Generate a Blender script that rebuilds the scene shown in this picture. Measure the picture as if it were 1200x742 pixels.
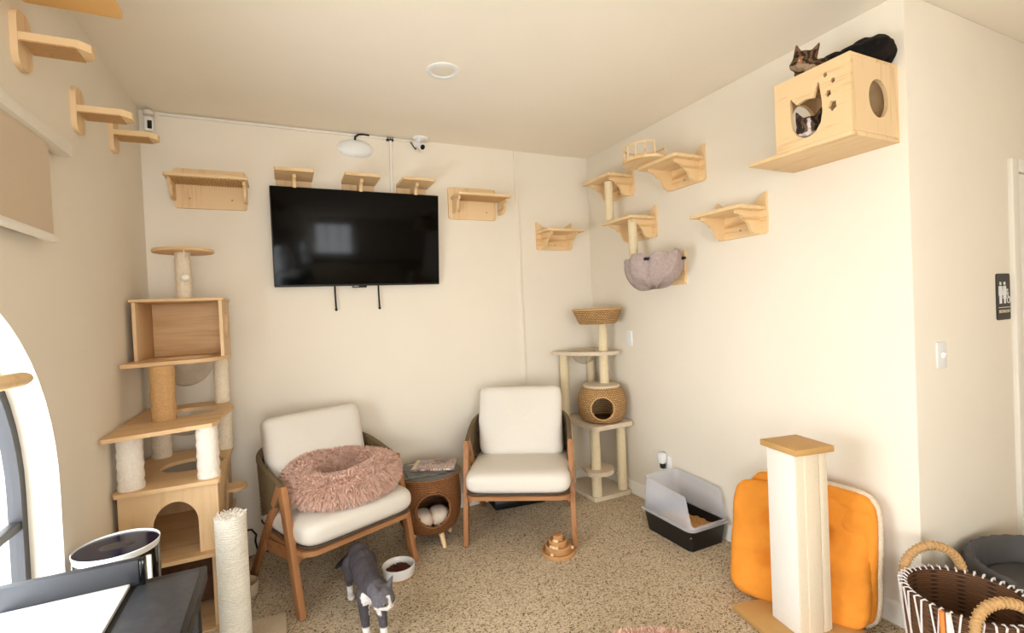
import bpy, bmesh, math, random
from mathutils import Vector, Matrix, noise

for _o in list(bpy.data.objects):
    bpy.data.objects.remove(_o, do_unlink=True)
S = bpy.context.scene
C = S.collection
PI = math.pi
random.seed(7)

# ------------------------------------------------------------------ camera
YAW, PITCH, ROLL = 0.44022, -0.014947, -0.044237
CAM_Z = 1.457
fw = Vector((math.sin(YAW)*math.cos(PITCH), math.cos(YAW)*math.cos(PITCH), math.sin(PITCH)))
rt = Vector((math.cos(YAW), -math.sin(YAW), 0))
up = rt.cross(fw)
rr = rt*math.cos(ROLL) + up*math.sin(ROLL)
uu = up*math.cos(ROLL) - rt*math.sin(ROLL)
cd = bpy.data.cameras.new('camera'); cam = bpy.data.objects.new('camera', cd); C.objects.link(cam)
cd.sensor_fit = 'HORIZONTAL'; cd.sensor_width = 36.0; cd.lens = 36.0*568/1200
cd.clip_start = 0.02
m = Matrix((rr, uu, -fw)).transposed().to_4x4(); m.translation = (0, 0, CAM_Z)
cam.matrix_world = m
S.camera = cam

# ------------------------------------------------------------------ world, light, exposure
W = bpy.data.worlds.new('world'); S.world = W; W.use_nodes = True
wb = W.node_tree.nodes['Background']
wb.inputs[0].default_value = (0.93, 0.97, 1.0, 1); wb.inputs[1].default_value = 4.0
S.view_settings.view_transform = 'Standard'; S.view_settings.look = 'None'
S.view_settings.gamma = 1.0; S.view_settings.use_curve_mapping = False
S.view_settings.exposure = 0.47

def area(name, loc, direction, sx, sy, power, col):
    l = bpy.data.lights.new(name, 'AREA'); l.shape = 'RECTANGLE'; l.size = sx; l.size_y = sy
    l.energy = power; l.color = col
    o = bpy.data.objects.new(name, l); C.objects.link(o); o.location = loc
    o.rotation_euler = Vector(direction).to_track_quat('-Z', 'Y').to_euler()
    return o
# daylight entering through the two arched windows of the left wall and the shop front behind the camera
area('daylight_arch_window', (-0.95, 1.41, 0.95), (1, 0, 0.10), 1.25, 1.2, 33, (0.88, 0.94, 1.0))
area('daylight_side_window', (-0.95, -0.75, 1.05), (1, 0.1, 0.22), 1.3, 1.5, 20, (0.88, 0.94, 1.0))
area('daylight_shop_front', (.15, -2.35, 1.4), (0, 1, 0.5), 1.5, 1.9, 42, (0.95, 0.97, 1.0))

# ------------------------------------------------------------------ room constants
XL, XR, YB, YE, H = -0.70, 2.38, 3.437, 1.116, 2.70
YF, XE = -2.2, 4.6

# ------------------------------------------------------------------ materials
def lin(c):
    return tuple(((x/255/12.92) if x/255 <= .04045 else ((x/255+.055)/1.055)**2.4) for x in c)
def newmat(name):
    mt = bpy.data.materials.new(name); mt.use_nodes = True
    nt = mt.node_tree; b = nt.nodes['Principled BSDF']
    return mt, nt, b
def coords(nt, scale=(1, 1, 1), rot=(0, 0, 0)):
    tc = nt.nodes.new('ShaderNodeTexCoord'); mp = nt.nodes.new('ShaderNodeMapping')
    mp.inputs['Scale'].default_value = scale; mp.inputs['Rotation'].default_value = rot
    nt.links.new(tc.outputs['Object'], mp.inputs['Vector']); return mp.outputs['Vector']
def ramp(nt, fac, stops):
    r = nt.nodes.new('ShaderNodeValToRGB'); e = r.color_ramp.elements
    while len(e) < len(stops): e.new(0.5)
    for i, (p, c) in enumerate(stops):
        e[i].position = p; e[i].color = (*c, 1)
    nt.links.new(fac, r.inputs[0]); return r.outputs[0]
def noise_tex(nt, vec, scale, detail=3, rough=.5):
    n = nt.nodes.new('ShaderNodeTexNoise'); n.inputs['Scale'].default_value = scale
    n.inputs['Detail'].default_value = detail; n.inputs['Roughness'].default_value = rough
    nt.links.new(vec, n.inputs['Vector']); return n.outputs['Fac']
def bump(nt, b, h, strength, dist):
    n = nt.nodes.new('ShaderNodeBump'); n.inputs['Strength'].default_value = strength; n.inputs['Distance'].default_value = dist
    nt.links.new(h, n.inputs['Height']); nt.links.new(n.outputs[0], b.inputs['Normal'])
def plain(name, col, rough=.6, var=.06, nscale=20, bmp=0, bdist=.002, metal=0, spec=.5, coat=0):
    mt, nt, b = newmat(name); c = lin(col)
    v = coords(nt); f = noise_tex(nt, v, nscale, 4)
    nt.links.new(ramp(nt, f, [(.3, tuple(x*(1-var) for x in c)), (.7, tuple(min(1, x*(1+var)) for x in c))]), b.inputs['Base Color'])
    b.inputs['Roughness'].default_value = rough; b.inputs['Metallic'].default_value = metal
    b.inputs['Specular IOR Level'].default_value = spec; b.inputs['Coat Weight'].default_value = coat
    if bmp: bump(nt, b, f, bmp, bdist)
    return mt
def wood(name, dark, light, axis='X', scale=1.0, rough=.55, spec=.35):
    mt, nt, b = newmat(name)
    k = {'X': (1.6, 22, 22), 'Y': (22, 1.6, 22), 'Z': (22, 22, 1.6)}[axis]
    v = coords(nt, tuple(x*scale for x in k))
    f = noise_tex(nt, v, 1.0, 6, .6)
    g = noise_tex(nt, coords(nt, tuple(x*scale*6 for x in k)), 1.0, 3)
    mx = nt.nodes.new('ShaderNodeMath'); mx.operation = 'MULTIPLY_ADD'; mx.inputs[1].default_value = .3
    nt.links.new(g, mx.inputs[0]); nt.links.new(f, mx.inputs[2])
    nt.links.new(ramp(nt, mx.outputs[0], [(.42, lin(dark)), (.62, lin(light)), (.85, lin(light))]), b.inputs['Base Color'])
    b.inputs['Roughness'].default_value = rough; b.inputs['Specular IOR Level'].default_value = spec
    bump(nt, b, f, .08, .002)
    return mt
def weave(name, dark, light, sx, sz, rough=.7):
    # basket weave seen round a lathed body: angle across, height up
    mt, nt, b = newmat(name)
    tc = nt.nodes.new('ShaderNodeTexCoord'); sp = nt.nodes.new('ShaderNodeSeparateXYZ')
    nt.links.new(tc.outputs['Object'], sp.inputs[0])
    at = nt.nodes.new('ShaderNodeMath'); at.operation = 'ARCTAN2'
    nt.links.new(sp.outputs[1], at.inputs[0]); nt.links.new(sp.outputs[0], at.inputs[1])
    cb = nt.nodes.new('ShaderNodeCombineXYZ')
    nt.links.new(at.outputs[0], cb.inputs[0]); nt.links.new(sp.outputs[2], cb.inputs[1])
    mp = nt.nodes.new('ShaderNodeMapping'); mp.inputs['Scale'].default_value = (sx, sz, 1); nt.links.new(cb.outputs[0], mp.inputs[0])
    br = nt.nodes.new('ShaderNodeTexBrick'); br.inputs['Scale'].default_value = 1.0
    br.inputs['Color1'].default_value = (*lin(light), 1); br.inputs['Color2'].default_value = (*[x*.75 for x in lin(light)], 1)
    br.inputs['Mortar'].default_value = (*lin(dark), 1); br.inputs['Mortar Size'].default_value = .11; br.inputs['Mortar Smooth'].default_value = .8
    br.inputs['Brick Width'].default_value = .9; br.inputs['Row Height'].default_value = .42
    nt.links.new(mp.outputs[0], br.inputs[0]); nt.links.new(br.outputs[0], b.inputs['Base Color'])
    iv = nt.nodes.new('ShaderNodeMath'); iv.operation = 'SUBTRACT'; iv.inputs[0].default_value = 1; nt.links.new(br.outputs['Fac'], iv.inputs[1])
    bump(nt, b, iv.outputs[0], .7, .006); b.inputs['Roughness'].default_value = rough
    return mt
def clear(name, tint, weight, rough=.03, base=.04):
    # thin clear sheet: mostly see-through, mirror-like at grazing angles
    mt, nt, b = newmat(name); nt.nodes.remove(b); out = nt.nodes['Material Output']
    tr = nt.nodes.new('ShaderNodeBsdfTransparent'); tr.inputs[0].default_value = (*tint, 1)
    gl = nt.nodes.new('ShaderNodeBsdfGlossy'); gl.inputs['Roughness'].default_value = rough
    lw = nt.nodes.new('ShaderNodeLayerWeight'); lw.inputs[0].default_value = .5
    pw = nt.nodes.new('ShaderNodeMath'); pw.operation = 'POWER'; pw.inputs[1].default_value = 4.0; nt.links.new(lw.outputs['Facing'], pw.inputs[0])
    ma = nt.nodes.new('ShaderNodeMath'); ma.operation = 'MULTIPLY_ADD'; ma.inputs[1].default_value = weight; ma.inputs[2].default_value = base; nt.links.new(pw.outputs[0], ma.inputs[0])
    mx = nt.nodes.new('ShaderNodeMixShader'); nt.links.new(ma.outputs[0], mx.inputs[0])
    nt.links.new(tr.outputs[0], mx.inputs[1]); nt.links.new(gl.outputs[0], mx.inputs[2]); nt.links.new(mx.outputs[0], out.inputs[0])
    return mt
def frosted(name, col, see):
    mt, nt, b = newmat(name); out = nt.nodes['Material Output']
    b.inputs['Base Color'].default_value = (*lin(col), 1); b.inputs['Roughness'].default_value = .35
    tr = nt.nodes.new('ShaderNodeBsdfTransparent'); mx = nt.nodes.new('ShaderNodeMixShader'); mx.inputs[0].default_value = see
    nt.links.new(b.outputs[0], mx.inputs[1]); nt.links.new(tr.outputs[0], mx.inputs[2]); nt.links.new(mx.outputs[0], out.inputs[0])
    return mt
def carpet(name):
    mt, nt, b = newmat(name); v = coords(nt)
    vo = nt.nodes.new('ShaderNodeTexVoronoi'); vo.inputs['Scale'].default_value = 170; nt.links.new(v, vo.inputs['Vector'])
    sp = nt.nodes.new('ShaderNodeSeparateColor'); nt.links.new(vo.outputs['Color'], sp.inputs[0])
    c1 = ramp(nt, sp.outputs[0], [(0, lin((104, 84, 64))), (.10, lin((130, 108, 84))), (.19, lin((186, 165, 136))), (.6, lin((204, 184, 154))), (.9, lin((222, 204, 176)))])
    r2 = noise_tex(nt, v, 1.6, 3)
    c2 = ramp(nt, r2, [(.3, (.9, .9, .9)), (.7, (1, 1, 1))])
    mx = nt.nodes.new('ShaderNodeMix'); mx.data_type = 'RGBA'; mx.blend_type = 'MULTIPLY'; mx.inputs[0].default_value = 1
    nt.links.new(c1, mx.inputs[6]); nt.links.new(c2, mx.inputs[7]); nt.links.new(mx.outputs[2], b.inputs['Base Color'])
    b.inputs['Roughness'].default_value = .95; b.inputs['Specular IOR Level'].default_value = .1
    bump(nt, b, vo.outputs['Distance'], .6, .004)
    return mt
def vcol(name, rough=.8, nscale=90, var=.25):
    mt, nt, b = newmat(name)
    a = nt.nodes.new('ShaderNodeAttribute'); a.attribute_name = 'coat'
    f = noise_tex(nt, coords(nt, (1, 1, 1)), nscale, 3)
    c = ramp(nt, f, [(.3, (1-var,)*3), (.7, (1, 1, 1))])
    mx = nt.nodes.new('ShaderNodeMix'); mx.data_type = 'RGBA'; mx.blend_type = 'MULTIPLY'; mx.inputs[0].default_value = 1
    nt.links.new(a.outputs['Color'], mx.inputs[6]); nt.links.new(c, mx.inputs[7]); nt.links.new(mx.outputs[2], b.inputs['Base Color'])
    b.inputs['Roughness'].default_value = rough; b.inputs['Specular IOR Level'].default_value = .2
    bump(nt, b, f, .35, .003)
    return mt
def magazine(name, stops, scale, rot=0):
    mt, nt, b = newmat(name)
    v = coords(nt, (scale, scale*1.8, 1), (0, 0, rot)); f = noise_tex(nt, v, 1.0, 5, .7)
    nt.links.new(ramp(nt, f, stops), b.inputs['Base Color']); b.inputs['Roughness'].default_value = .35
    return mt

M = {}
M['wall'] = plain('wall_paint', (239, 229, 212), .9, .012, 3, .04, .001, spec=.2)
M['ceiling'] = plain('ceiling_paint', (248, 238, 221), .95, .01, 3, spec=.1)
M['trim'] = plain('trim_paint', (240, 233, 220), .5, .01, 5)
M['white'] = plain('white_plastic', (238, 238, 236), .4, .01, 8)
M['offwhite'] = plain('ivory_plastic', (236, 228, 212), .45, .01, 8)
M['black'] = plain('black_plastic', (14, 14, 15), .4, .1, 20)
M['rubber'] = plain('black_rubber', (10, 10, 10), .6, .1, 20)
M['gloss'] = plain('black_gloss', (5, 5, 6), .06, .02, 8, spec=.6)
M['screen'] = plain('tv_screen', (1, 1, 1), .12, .02, 4, spec=.16)
M['mirrorblack'] = plain('polished_black_glass', (8, 9, 12), .05, .02, 4, spec=1.0, coat=1.0)
M['darkmetal'] = plain('window_metal', (44, 42, 45), .45, .05, 12)
M['greytop'] = plain('grey_speckled_laminate', (46, 46, 48), .42, .35, 55, .05)
M['navy'] = plain('navy_gloss', (8, 10, 32), .12, .1, 5, spec=.35)
M['slate'] = plain('slate_grey_paint', (40, 40, 45), .5, .06, 14)
M['tabletop'] = plain('grey_brown_table_top', (92, 86, 80), .3, .06, 14)
M['floor'] = carpet('pebbled_carpet')
M['pine'] = wood('pale_pine', (204, 154, 96), (236, 204, 156), 'Y', .8)
M['pineX'] = wood('pale_pine_x', (206, 158, 100), (236, 204, 156), 'X', .8)
M['pineZ'] = wood('pale_pine_z', (216, 176, 124), (238, 206, 160), 'Z', .6)
M['ply'] = wood('light_plywood', (205, 162, 112), (226, 188, 140), 'X', .6)
M['plyZ'] = wood('light_plywood_z', (212, 172, 124), (228, 193, 148), 'Z', .5)
M['orangewood'] = wood('honey_wood', (228, 172, 98), (244, 196, 124), 'X', .6)
M['teak'] = wood('teak', (128, 82, 48), (168, 116, 74), 'Z', 1.1, .5)
M['teakX'] = wood('teak_x', (128, 84, 50), (170, 120, 78), 'X', 1.1, .5)
M['toywood'] = wood('toy_wood', (150, 102, 62), (192, 142, 92), 'X', 2.2)
M['tan'] = plain('tan_board', (196, 152, 92), .6, .06, 10)
M['rope'] = plain('jute_rope', (202, 160, 108), .85, .12, 140, .4, .002)
M['palerope'] = plain('pale_sisal', (232, 214, 178), .9, .08, 120, .4, .002)
M['whitesisal'] = plain('white_sisal', (240, 234, 222), .95, .1, 160, .5, .002)
M['plush'] = plain('cream_plush', (234, 218, 192), .95, .07, 90, .6, .004)
M['whiteplush'] = plain('white_plush', (240, 230, 216), .95, .06, 90, .6, .004)
M['fleece'] = plain('cream_fleece', (222, 204, 178), 1.0, .12, 150, .8, .006)
M['greyplush'] = plain('mauve_grey_plush', (172, 154, 148), .95, .12, 60, .8, .006)
M['cushion'] = plain('ivory_fabric', (226, 218, 206), .9, .02, 220, .15, .001, spec=.2)
M['seam'] = plain('dark_piping', (70, 62, 54), .8)
M['ropegrey'] = plain('olive_brown_rope', (104, 86, 58), .85, .2, 90, .4, .002)
M['pink'] = plain('pink_shag', (228, 190, 170), 1.0, .10, 60, .3, .004, spec=.1)
M['orange'] = plain('orange_fleece', (230, 146, 54), .95, .07, 9, .5, .012, spec=.15)
M['postwhite'] = plain('white_carpet_wrap', (238, 231, 220), .95, .03, 200, .3, .001)
M['postcream'] = plain('cream_carpet_wrap', (226, 210, 184), .95, .05, 200, .3, .001)
M['wicker'] = weave('honey_wicker', (104, 66, 30), (222, 176, 116), 7, 34)
M['darkwicker'] = weave('brown_wicker', (52, 28, 12), (166, 106, 54), 13, 44)
M['basketweave'] = weave('brown_seagrass', (66, 40, 22), (128, 86, 52), .9, 50)
M['handle'] = plain('wrapped_jute', (190, 150, 98), .85, .2, 120, .5, .003)
M['cord'] = plain('white_cotton_cord', (232, 224, 220), .85, .04, 60)
M['ocord'] = plain('orange_cotton_cord', (232, 138, 66), .85, .04, 60)
M['glass'] = clear('window_glass', (.97, .98, .98), .5)
M['acrylic'] = clear('clear_acrylic', (.93, .915, .89), .8, .04, .09)
M['frost'] = frosted('frosted_plastic', (232, 232, 238), .64)
M['litter'] = plain('wood_pellets', (196, 146, 86), .9, .35, 130, .8, .006)
M['kibble'] = plain('brown_kibble', (84, 38, 22), .8, .3, 130)
M['ceramic'] = plain('white_ceramic', (240, 238, 234), .25, .01, 8)
M['felt'] = plain('beige_felt', (206, 188, 160), .95, .08, 120, .4, .003)
M['blind'] = plain('blind_fabric', (210, 190, 164), .9, .03, 160)
M['sign'] = plain('sign_brown_black', (46, 38, 32), .5, .05, 30)
M['chairgrey'] = plain('charcoal_grey_plastic', (74, 72, 72), .55, .06, 20)
M['concrete'] = plain('pavement', (200, 196, 190), .9, .05, 3)
M['fleecewhite'] = plain('paw_cushion', (226, 204, 184), .9, .04, 40)
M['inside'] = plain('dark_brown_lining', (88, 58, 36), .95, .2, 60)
M['eye'] = plain('eye_green', (112, 106, 60), .1, .05, 30)
M['pupil'] = plain('eye_dark', (8, 8, 8), .1, .05, 30)
M['coat'] = vcol('cat_fur')
M['mag1'] = magazine('magazine_dark_cover', [(.3, lin((34, 34, 34))), (.5, lin((78, 78, 72))), (.62, lin((110, 108, 100))), (.72, lin((60, 60, 58)))], 14)
M['mag2'] = magazine('magazine_photo_cover', [(.36, lin((40, 32, 30))), (.42, lin((214, 200, 190))), (.50, lin((196, 150, 136))), (.55, lin((60, 48, 44))), (.60, lin((226, 214, 204)))], 30)
M['magblue'] = plain('magazine_blue_spot', (122, 150, 168), .4)

# ------------------------------------------------------------------ mesh helpers
def BM(): return bmesh.new()
def xf(verts, mat):
    for v in verts: v.co = mat @ v.co
def box(bm, c, s, bev=0, rot=None, seg=2):
    r = bmesh.ops.create_cube(bm, size=1.0); vs = r['verts']
    for v in vs: v.co = Vector((v.co.x*s[0], v.co.y*s[1], v.co.z*s[2]))
    if bev:
        es = list({e for v in vs for e in v.link_edges})
        q = bmesh.ops.bevel(bm, geom=es, offset=bev, segments=seg, profile=.5, affect='EDGES')
        vs = list({v for f in q['faces'] for v in f.verts} | {v for v in vs if v.is_valid})
    if rot: xf(vs, Matrix(rot.to_matrix()) if hasattr(rot, 'to_matrix') else rot)
    for v in vs: v.co += Vector(c)
    return vs
def bar(bm, a, b, w, d, upv=(0, 0, 1), bev=.004, w2=None, d2=None):
    """rectangular bar from a to b; w across, d along the up-ish direction"""
    a, b = Vector(a), Vector(b); z = (b-a).normalized(); x = Vector(upv).cross(z)
    if x.length < 1e-4: x = Vector((1, 0, 0))
    x.normalize(); y = z.cross(x)
    r = bmesh.ops.create_cube(bm, size=1.0); vs = r['verts']; L = (b-a).length
    for v in vs:
        t = v.co.z + .5; ww = w + ((w2 if w2 else w)-w)*t; dd = d + ((d2 if d2 else d)-d)*t
        v.co = a + x*(v.co.x*ww) + y*(v.co.y*dd) + z*(t*L)
    if bev:
        es = list({e for v in vs for e in v.link_edges})
        bmesh.ops.bevel(bm, geom=es, offset=bev, segments=2, profile=.5, affect='EDGES')
def ring_pts(c, x, y, r, n):
    return [c + x*(r*math.cos(2*PI*i/n)) + y*(r*math.sin(2*PI*i/n)) for i in range(n)]
def tube(bm, pts, r, n=8, cap=True, closed=False):
    pts = [Vector(p) for p in pts]; rs = r if isinstance(r, (list, tuple)) else [r]*len(pts)
    rings = []; prev = None; N = len(pts)
    for i, p in enumerate(pts):
        if closed: t = pts[(i+1) % N] - pts[i-1]
        else: t = pts[min(i+1, N-1)] - pts[max(i-1, 0)]
        t.normalize()
        if prev is None:
            x = t.cross(Vector((0, 0, 1)))
            if x.length < 1e-3: x = t.cross(Vector((0, 1, 0)))
        else: x = prev - t*prev.dot(t)
        x.normalize(); prev = x; y = t.cross(x)
        rings.append([bm.verts.new(q) for q in ring_pts(p, x, y, rs[i], n)])
    for i in range(N if closed else N-1):
        A, B = rings[i], rings[(i+1) % N]
        for k in range(n):
            try: bm.faces.new((A[k], A[(k+1) % n], B[(k+1) % n], B[k]))
            except ValueError: pass
    if cap and not closed:
        bm.faces.new(rings[0][::-1]); bm.faces.new(rings[-1])
def cyl(bm, a, b, r, r2=None, n=24): tube(bm, [a, b], [r, r if r2 is None else r2], n)
def lathe(bm, prof, c=(0, 0, 0), n=32, sx=1, sy=1, cap0=False, cap1=False):
    c = Vector(c); rings = []
    for r, z in prof:
        if r < 1e-5: rings.append([bm.verts.new(c+Vector((0, 0, z)))])
        else: rings.append([bm.verts.new(c+Vector((r*sx*math.cos(2*PI*k/n), r*sy*math.sin(2*PI*k/n), z))) for k in range(n)])
    for A, B in zip(rings, rings[1:]):
        for k in range(n):
            a = (A[k % len(A)], A[(k+1) % n % len(A)], B[(k+1) % n % len(B)], B[k % len(B)])
            a = list(dict.fromkeys(a))
            if len(a) > 2:
                try: bm.faces.new(a)
                except ValueError: pass
    if cap0 and len(rings[0]) > 2: bm.faces.new(rings[0][::-1])
    if cap1 and len(rings[-1]) > 2: bm.faces.new(rings[-1])
def roped(r, z0, z1, pitch=.008, amp=.0012):
    """profile of a rope-wrapped post"""
    p = [(0, z0), (r, z0)]; n = max(2, int((z1-z0)/pitch))
    for i in range(n):
        a = z0 + (z1-z0)*i/n; h = (z1-z0)/n
        p += [(r-amp, a), (r+amp*.6, a+h*.3), (r+amp*.6, a+h*.7)]
    return p + [(r-amp, z1), (0, z1)]
def plate(bm, outer, t, holes=(), plane='XY', off=0.0):
    """flat board cut to an outline, with holes. plane gives the two in-plane axes; the board runs from off to off+t on the third"""
    def P(u, v, w):
        return {'XY': Vector((u, v, w)), 'XZ': Vector((u, w, v)), 'YZ': Vector((w, u, v))}[plane]
    b2 = bmesh.new(); loops = [outer, *holes]
    for lp in loops:
        vs = [b2.verts.new((u, v, 0)) for u, v in lp]
        for i in range(len(vs)): b2.edges.new((vs[i], vs[(i+1) % len(vs)]))
    bmesh.ops.triangle_fill(b2, use_beauty=True, edges=b2.edges[:])
    tris = [[tuple(v.co[:2]) for v in f.verts] for f in b2.faces]; b2.free()
    for w in (off, off+t):
        d = {}
        for tr in tris:
            vs = []
            for u, v in tr:
                k = (round(u, 6), round(v, 6))
                if k not in d: d[k] = bm.verts.new(P(u, v, w))
                vs.append(d[k])
            try: bm.faces.new(vs)
            except ValueError: pass
    for lp in loops:
        for i in range(len(lp)):
            a, b = lp[i], lp[(i+1) % len(lp)]
            bm.faces.new([bm.verts.new(P(*a, off)), bm.verts.new(P(*b, off)), bm.verts.new(P(*b, off+t)), bm.verts.new(P(*a, off+t))])
def finish(bm): 
    bmesh.ops.remove_doubles(bm, verts=bm.verts[:], dist=1e-5)
    bmesh.ops.recalc_face_normals(bm, faces=bm.faces[:])
def rrect(x0, y0, x1, y1, r, n=5):
    out = []
    for cx, cy, a0 in ((x1-r, y1-r, 0), (x0+r, y1-r, 90), (x0+r, y0+r, 180), (x1-r, y0+r, 270)):
        for i in range(n+1):
            a = math.radians(a0 + 90*i/n); out.append((cx+r*math.cos(a), cy+r*math.sin(a)))
    return out
def circ(cx, cy, rx, ry=None, n=28): 
    ry = rx if ry is None else ry
    return [(cx+rx*math.cos(2*PI*i/n), cy+ry*math.sin(2*PI*i/n)) for i in range(n)]
def obj(name, bm, mat, parent=None, smooth=True, angle=40, loc=None):
    finish(bm); me = bpy.data.meshes.new(name); bm.to_mesh(me); bm.free()
    if smooth:
        for p in me.polygons: p.use_smooth = True
        me.set_sharp_from_angle(angle=math.radians(angle))
    me.materials.append(M[mat] if isinstance(mat, str) else mat)
    o = bpy.data.objects.new(name, me); C.objects.link(o)
    if parent: o.parent = parent
    if loc: o.location = loc
    return o
def tag(o, label, cat, group=None):
    o['label'] = label; o['category'] = cat
    if group: o['group'] = group
    return o
def thing(name, label, cat, loc=(0, 0, 0), rz=0, group=None):
    o = bpy.data.objects.new(name, None); C.objects.link(o); o.empty_display_size = .05
    o.location = loc; o.rotation_euler = (0, 0, rz); return tag(o, label, cat, group)
def struct(o): o['kind'] = 'structure'; return o
def bx(name, mat, parent, c, s, bev=.003, rot=None):
    bm = BM(); box(bm, c, s, bev, rot); return obj(name, bm, mat, parent)
def soft(bm, c, s, e=.35, nu=40, nv=20, wob=.0, seed=0, rot=None, puff=0):
    """pillow: superellipsoid"""
    def sg(v, p): return math.copysign(abs(v)**p, v)
    vs = []; off = Vector((seed*3.1, seed*1.7, seed))
    g = []
    for j in range(nv+1):
        ph = -PI/2 + PI*j/nv; row = []
        for i in range(nu):
            th = 2*PI*i/nu
            p = Vector((sg(math.cos(ph), e*.9)*sg(math.cos(th), e), sg(math.cos(ph), e*.9)*sg(math.sin(th), e), sg(math.sin(ph), .75)))
            q = Vector((p.x*s[0]/2, p.y*s[1]/2, p.z*s[2]/2*(1-puff*(abs(p.x)**4+abs(p.y)**4)/2)))
            if wob: q += p.normalized()*wob*noise.noise(q*9+off)
            if rot: q = rot @ q
            row.append(bm.verts.new(q+Vector(c)))
        g.append(row)
    for j in range(nv):
        for i in range(nu): 
            try: bm.faces.new((g[j][i], g[j][(i+1) % nu], g[j+1][(i+1) % nu], g[j+1][i]))
            except ValueError: pass

# ================================================================== THE ROOM
T = .15
bm = BM(); box(bm, ((XL+XE)/2, (YF+YB)/2, -.05), (XE-XL+.6, YB-YF+.6, .1)); struct(obj('floor', bm, 'floor', smooth=False))
bm = BM(); box(bm, ((XL+XE)/2, (YF+YB)/2, H+.05), (XE-XL+.6, YB-YF+.6, .1)); struct(obj('ceiling', bm, 'ceiling', smooth=False))
# left wall with two openings: the arched window in view and a square-headed one behind the camera
AC, AR, AZ, SILL = 1.41, .70, .924, .12
def arch(cy, r, zs, sill, n=28):
    return [(cy-r, sill), (cy+r, sill)] + [(cy+r*math.cos(PI*i/n), zs+r*math.sin(PI*i/n)) for i in range(n+1)]
bm = BM()
plate(bm, [(YF, 0), (YB+.1, 0), (YB+.1, H), (YF, H)], T, [arch(AC, AR, AZ, SILL), arch(-.75, AR, AZ, SILL)], 'YZ', XL-T)
wl = struct(obj('wall_left', bm, 'wall', angle=30))
bm = BM(); box(bm, ((XL+XR)/2, YB+.06, H/2), (XR-XL+.5, .12, H)); wbk = struct(obj('wall_back', bm, 'wall', smooth=False))
bm = BM(); box(bm, (1.705, YB-.004, H/2), (.03, .012, H), .004); struct(obj('trim_1', bm, 'wall'))
# right wall: a solid block whose near end returns into the washroom passage
bm = BM(); box(bm, ((XR+XE)/2+.1, (YE+YB)/2+.1, H/2), (XE-XR+.2, YB-YE+.2, H), .006); struct(obj('wall_right', bm, 'wall'))
bm = BM(); box(bm, (XE+.05, (YF+YE)/2, H/2), (.1, YE-YF, H)); struct(obj('wall_passage', bm, 'wall', smooth=False))
bm = BM(); plate(bm, [(XL-.15, 0), (XE+.1, 0), (XE+.1, H), (XL-.15, H)], .12, [[(-.6, .45), (.9, .45), (.9, 2.35), (-.6, 2.35)]], 'XZ', YF-.12)
struct(obj('wall_front', bm, 'wall', smooth=False))
w = struct(obj('window_2', (lambda b: (box(b, (.15, YF-.06, 2.33), (1.5, .06, .05)), box(b, (.15, YF-.06, .47), (1.5, .06, .05)), [box(b, (x, YF-.06, 1.4), (.05, .06, 1.9)) for x in (-.58, -.1, .4, .88)], b)[-1])(BM()), 'darkmetal', smooth=False))
# arched windows: frame, transom, mullion and glass
def arch_window(name, cy):
    bm = BM(); x = XL-.10
    path = [(x, cy-AR+.012, SILL+.012), (x, cy+AR-.012, SILL+.012)] + [(x, cy+(AR-.012)*math.cos(PI*i/28), AZ+(AR-.012)*math.sin(PI*i/28)) for i in range(29)]
    outer = arch(cy, AR, AZ, SILL); inner = arch(cy, AR-.035, AZ, SILL+.035)
    plate(bm, outer, .035, [inner], 'YZ', x-.02)
    o = struct(obj(name, bm, 'darkmetal', angle=30))
    b2 = BM(); box(b2, (x-.003, cy, AZ-.09), (.03, 2*AR-.06, .028), .003); obj('transom', b2, 'darkmetal', o)
    for dy in (-.23, .23):
        b2 = BM(); box(b2, (x-.003, cy+dy, (SILL+AZ-.09)/2), (.03, .028, AZ-.09-SILL-.04), .003); obj('mullion', b2, 'darkmetal', o)
    b2 = BM(); plate(b2, arch(cy, AR-.03, AZ, SILL+.03), .004, (), 'YZ', x-.006); obj('pane', b2, 'glass', o, smooth=False)
    return o
arch_window('window_1', AC); arch_window('window_3', -.75)
# skirting boards
def skirt(name, a, b, n):
    bm = BM(); a, b = Vector(a), Vector(b); d = (b-a).normalized(); n = Vector(n)
    pts = [(0, 0), (.014, 0), (.014, .085), (.010, .097), (.004, .1), (0, .1)]
    A = [bm.verts.new(a+n*u+Vector((0, 0, v))) for u, v in pts]; B = [bm.verts.new(b+n*u+Vector((0, 0, v))) for u, v in pts]
    for i in range(len(pts)): bm.faces.new((A[i], A[(i+1) % len(pts)], B[(i+1) % len(pts)], B[i]))
    bm.faces.new(A); bm.faces.new(B[::-1]); return struct(obj(name, bm, 'trim', smooth=False))
skirt('baseboard_back', (XL, YB, 0), (XR, YB, 0), (0, -1, 0))
skirt('baseboard_right', (XR, YB, 0), (XR, YE-.014, 0), (-1, 0, 0))
skirt('baseboard_passage', (XR-.014, YE, 0), (3.25, YE, 0), (0, -1, 0))
skirt('baseboard_left', (XL, 2.12, 0), (XL, YB, 0), (1, 0, 0))
# washroom door in the passage wall
bm = BM()
box(bm, (3.285, YE-.010, 1.045), (.065, .022, 2.09), .004); box(bm, (4.16, YE-.010, 1.045), (.065, .022, 2.09), .004); box(bm, (3.7225, YE-.010, 2.058), (.81, .022, .065), .004)
struct(obj('trim_2', bm, 'trim'))
bm = BM(); box(bm, (3.723, YE-.004, 1.01), (.80, .02, 2.02), .003); d1 = struct(obj('door_1', bm, 'trim'))
bm = BM(); cyl(bm, (4.05, YE-.013, .98), (4.05, YE-.05, .98), .026); cyl(bm, (4.05, YE-.05, .98), (3.95, YE-.05, .98), .009, n=12); obj('door_handle', bm, 'darkmetal', d1)
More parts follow.
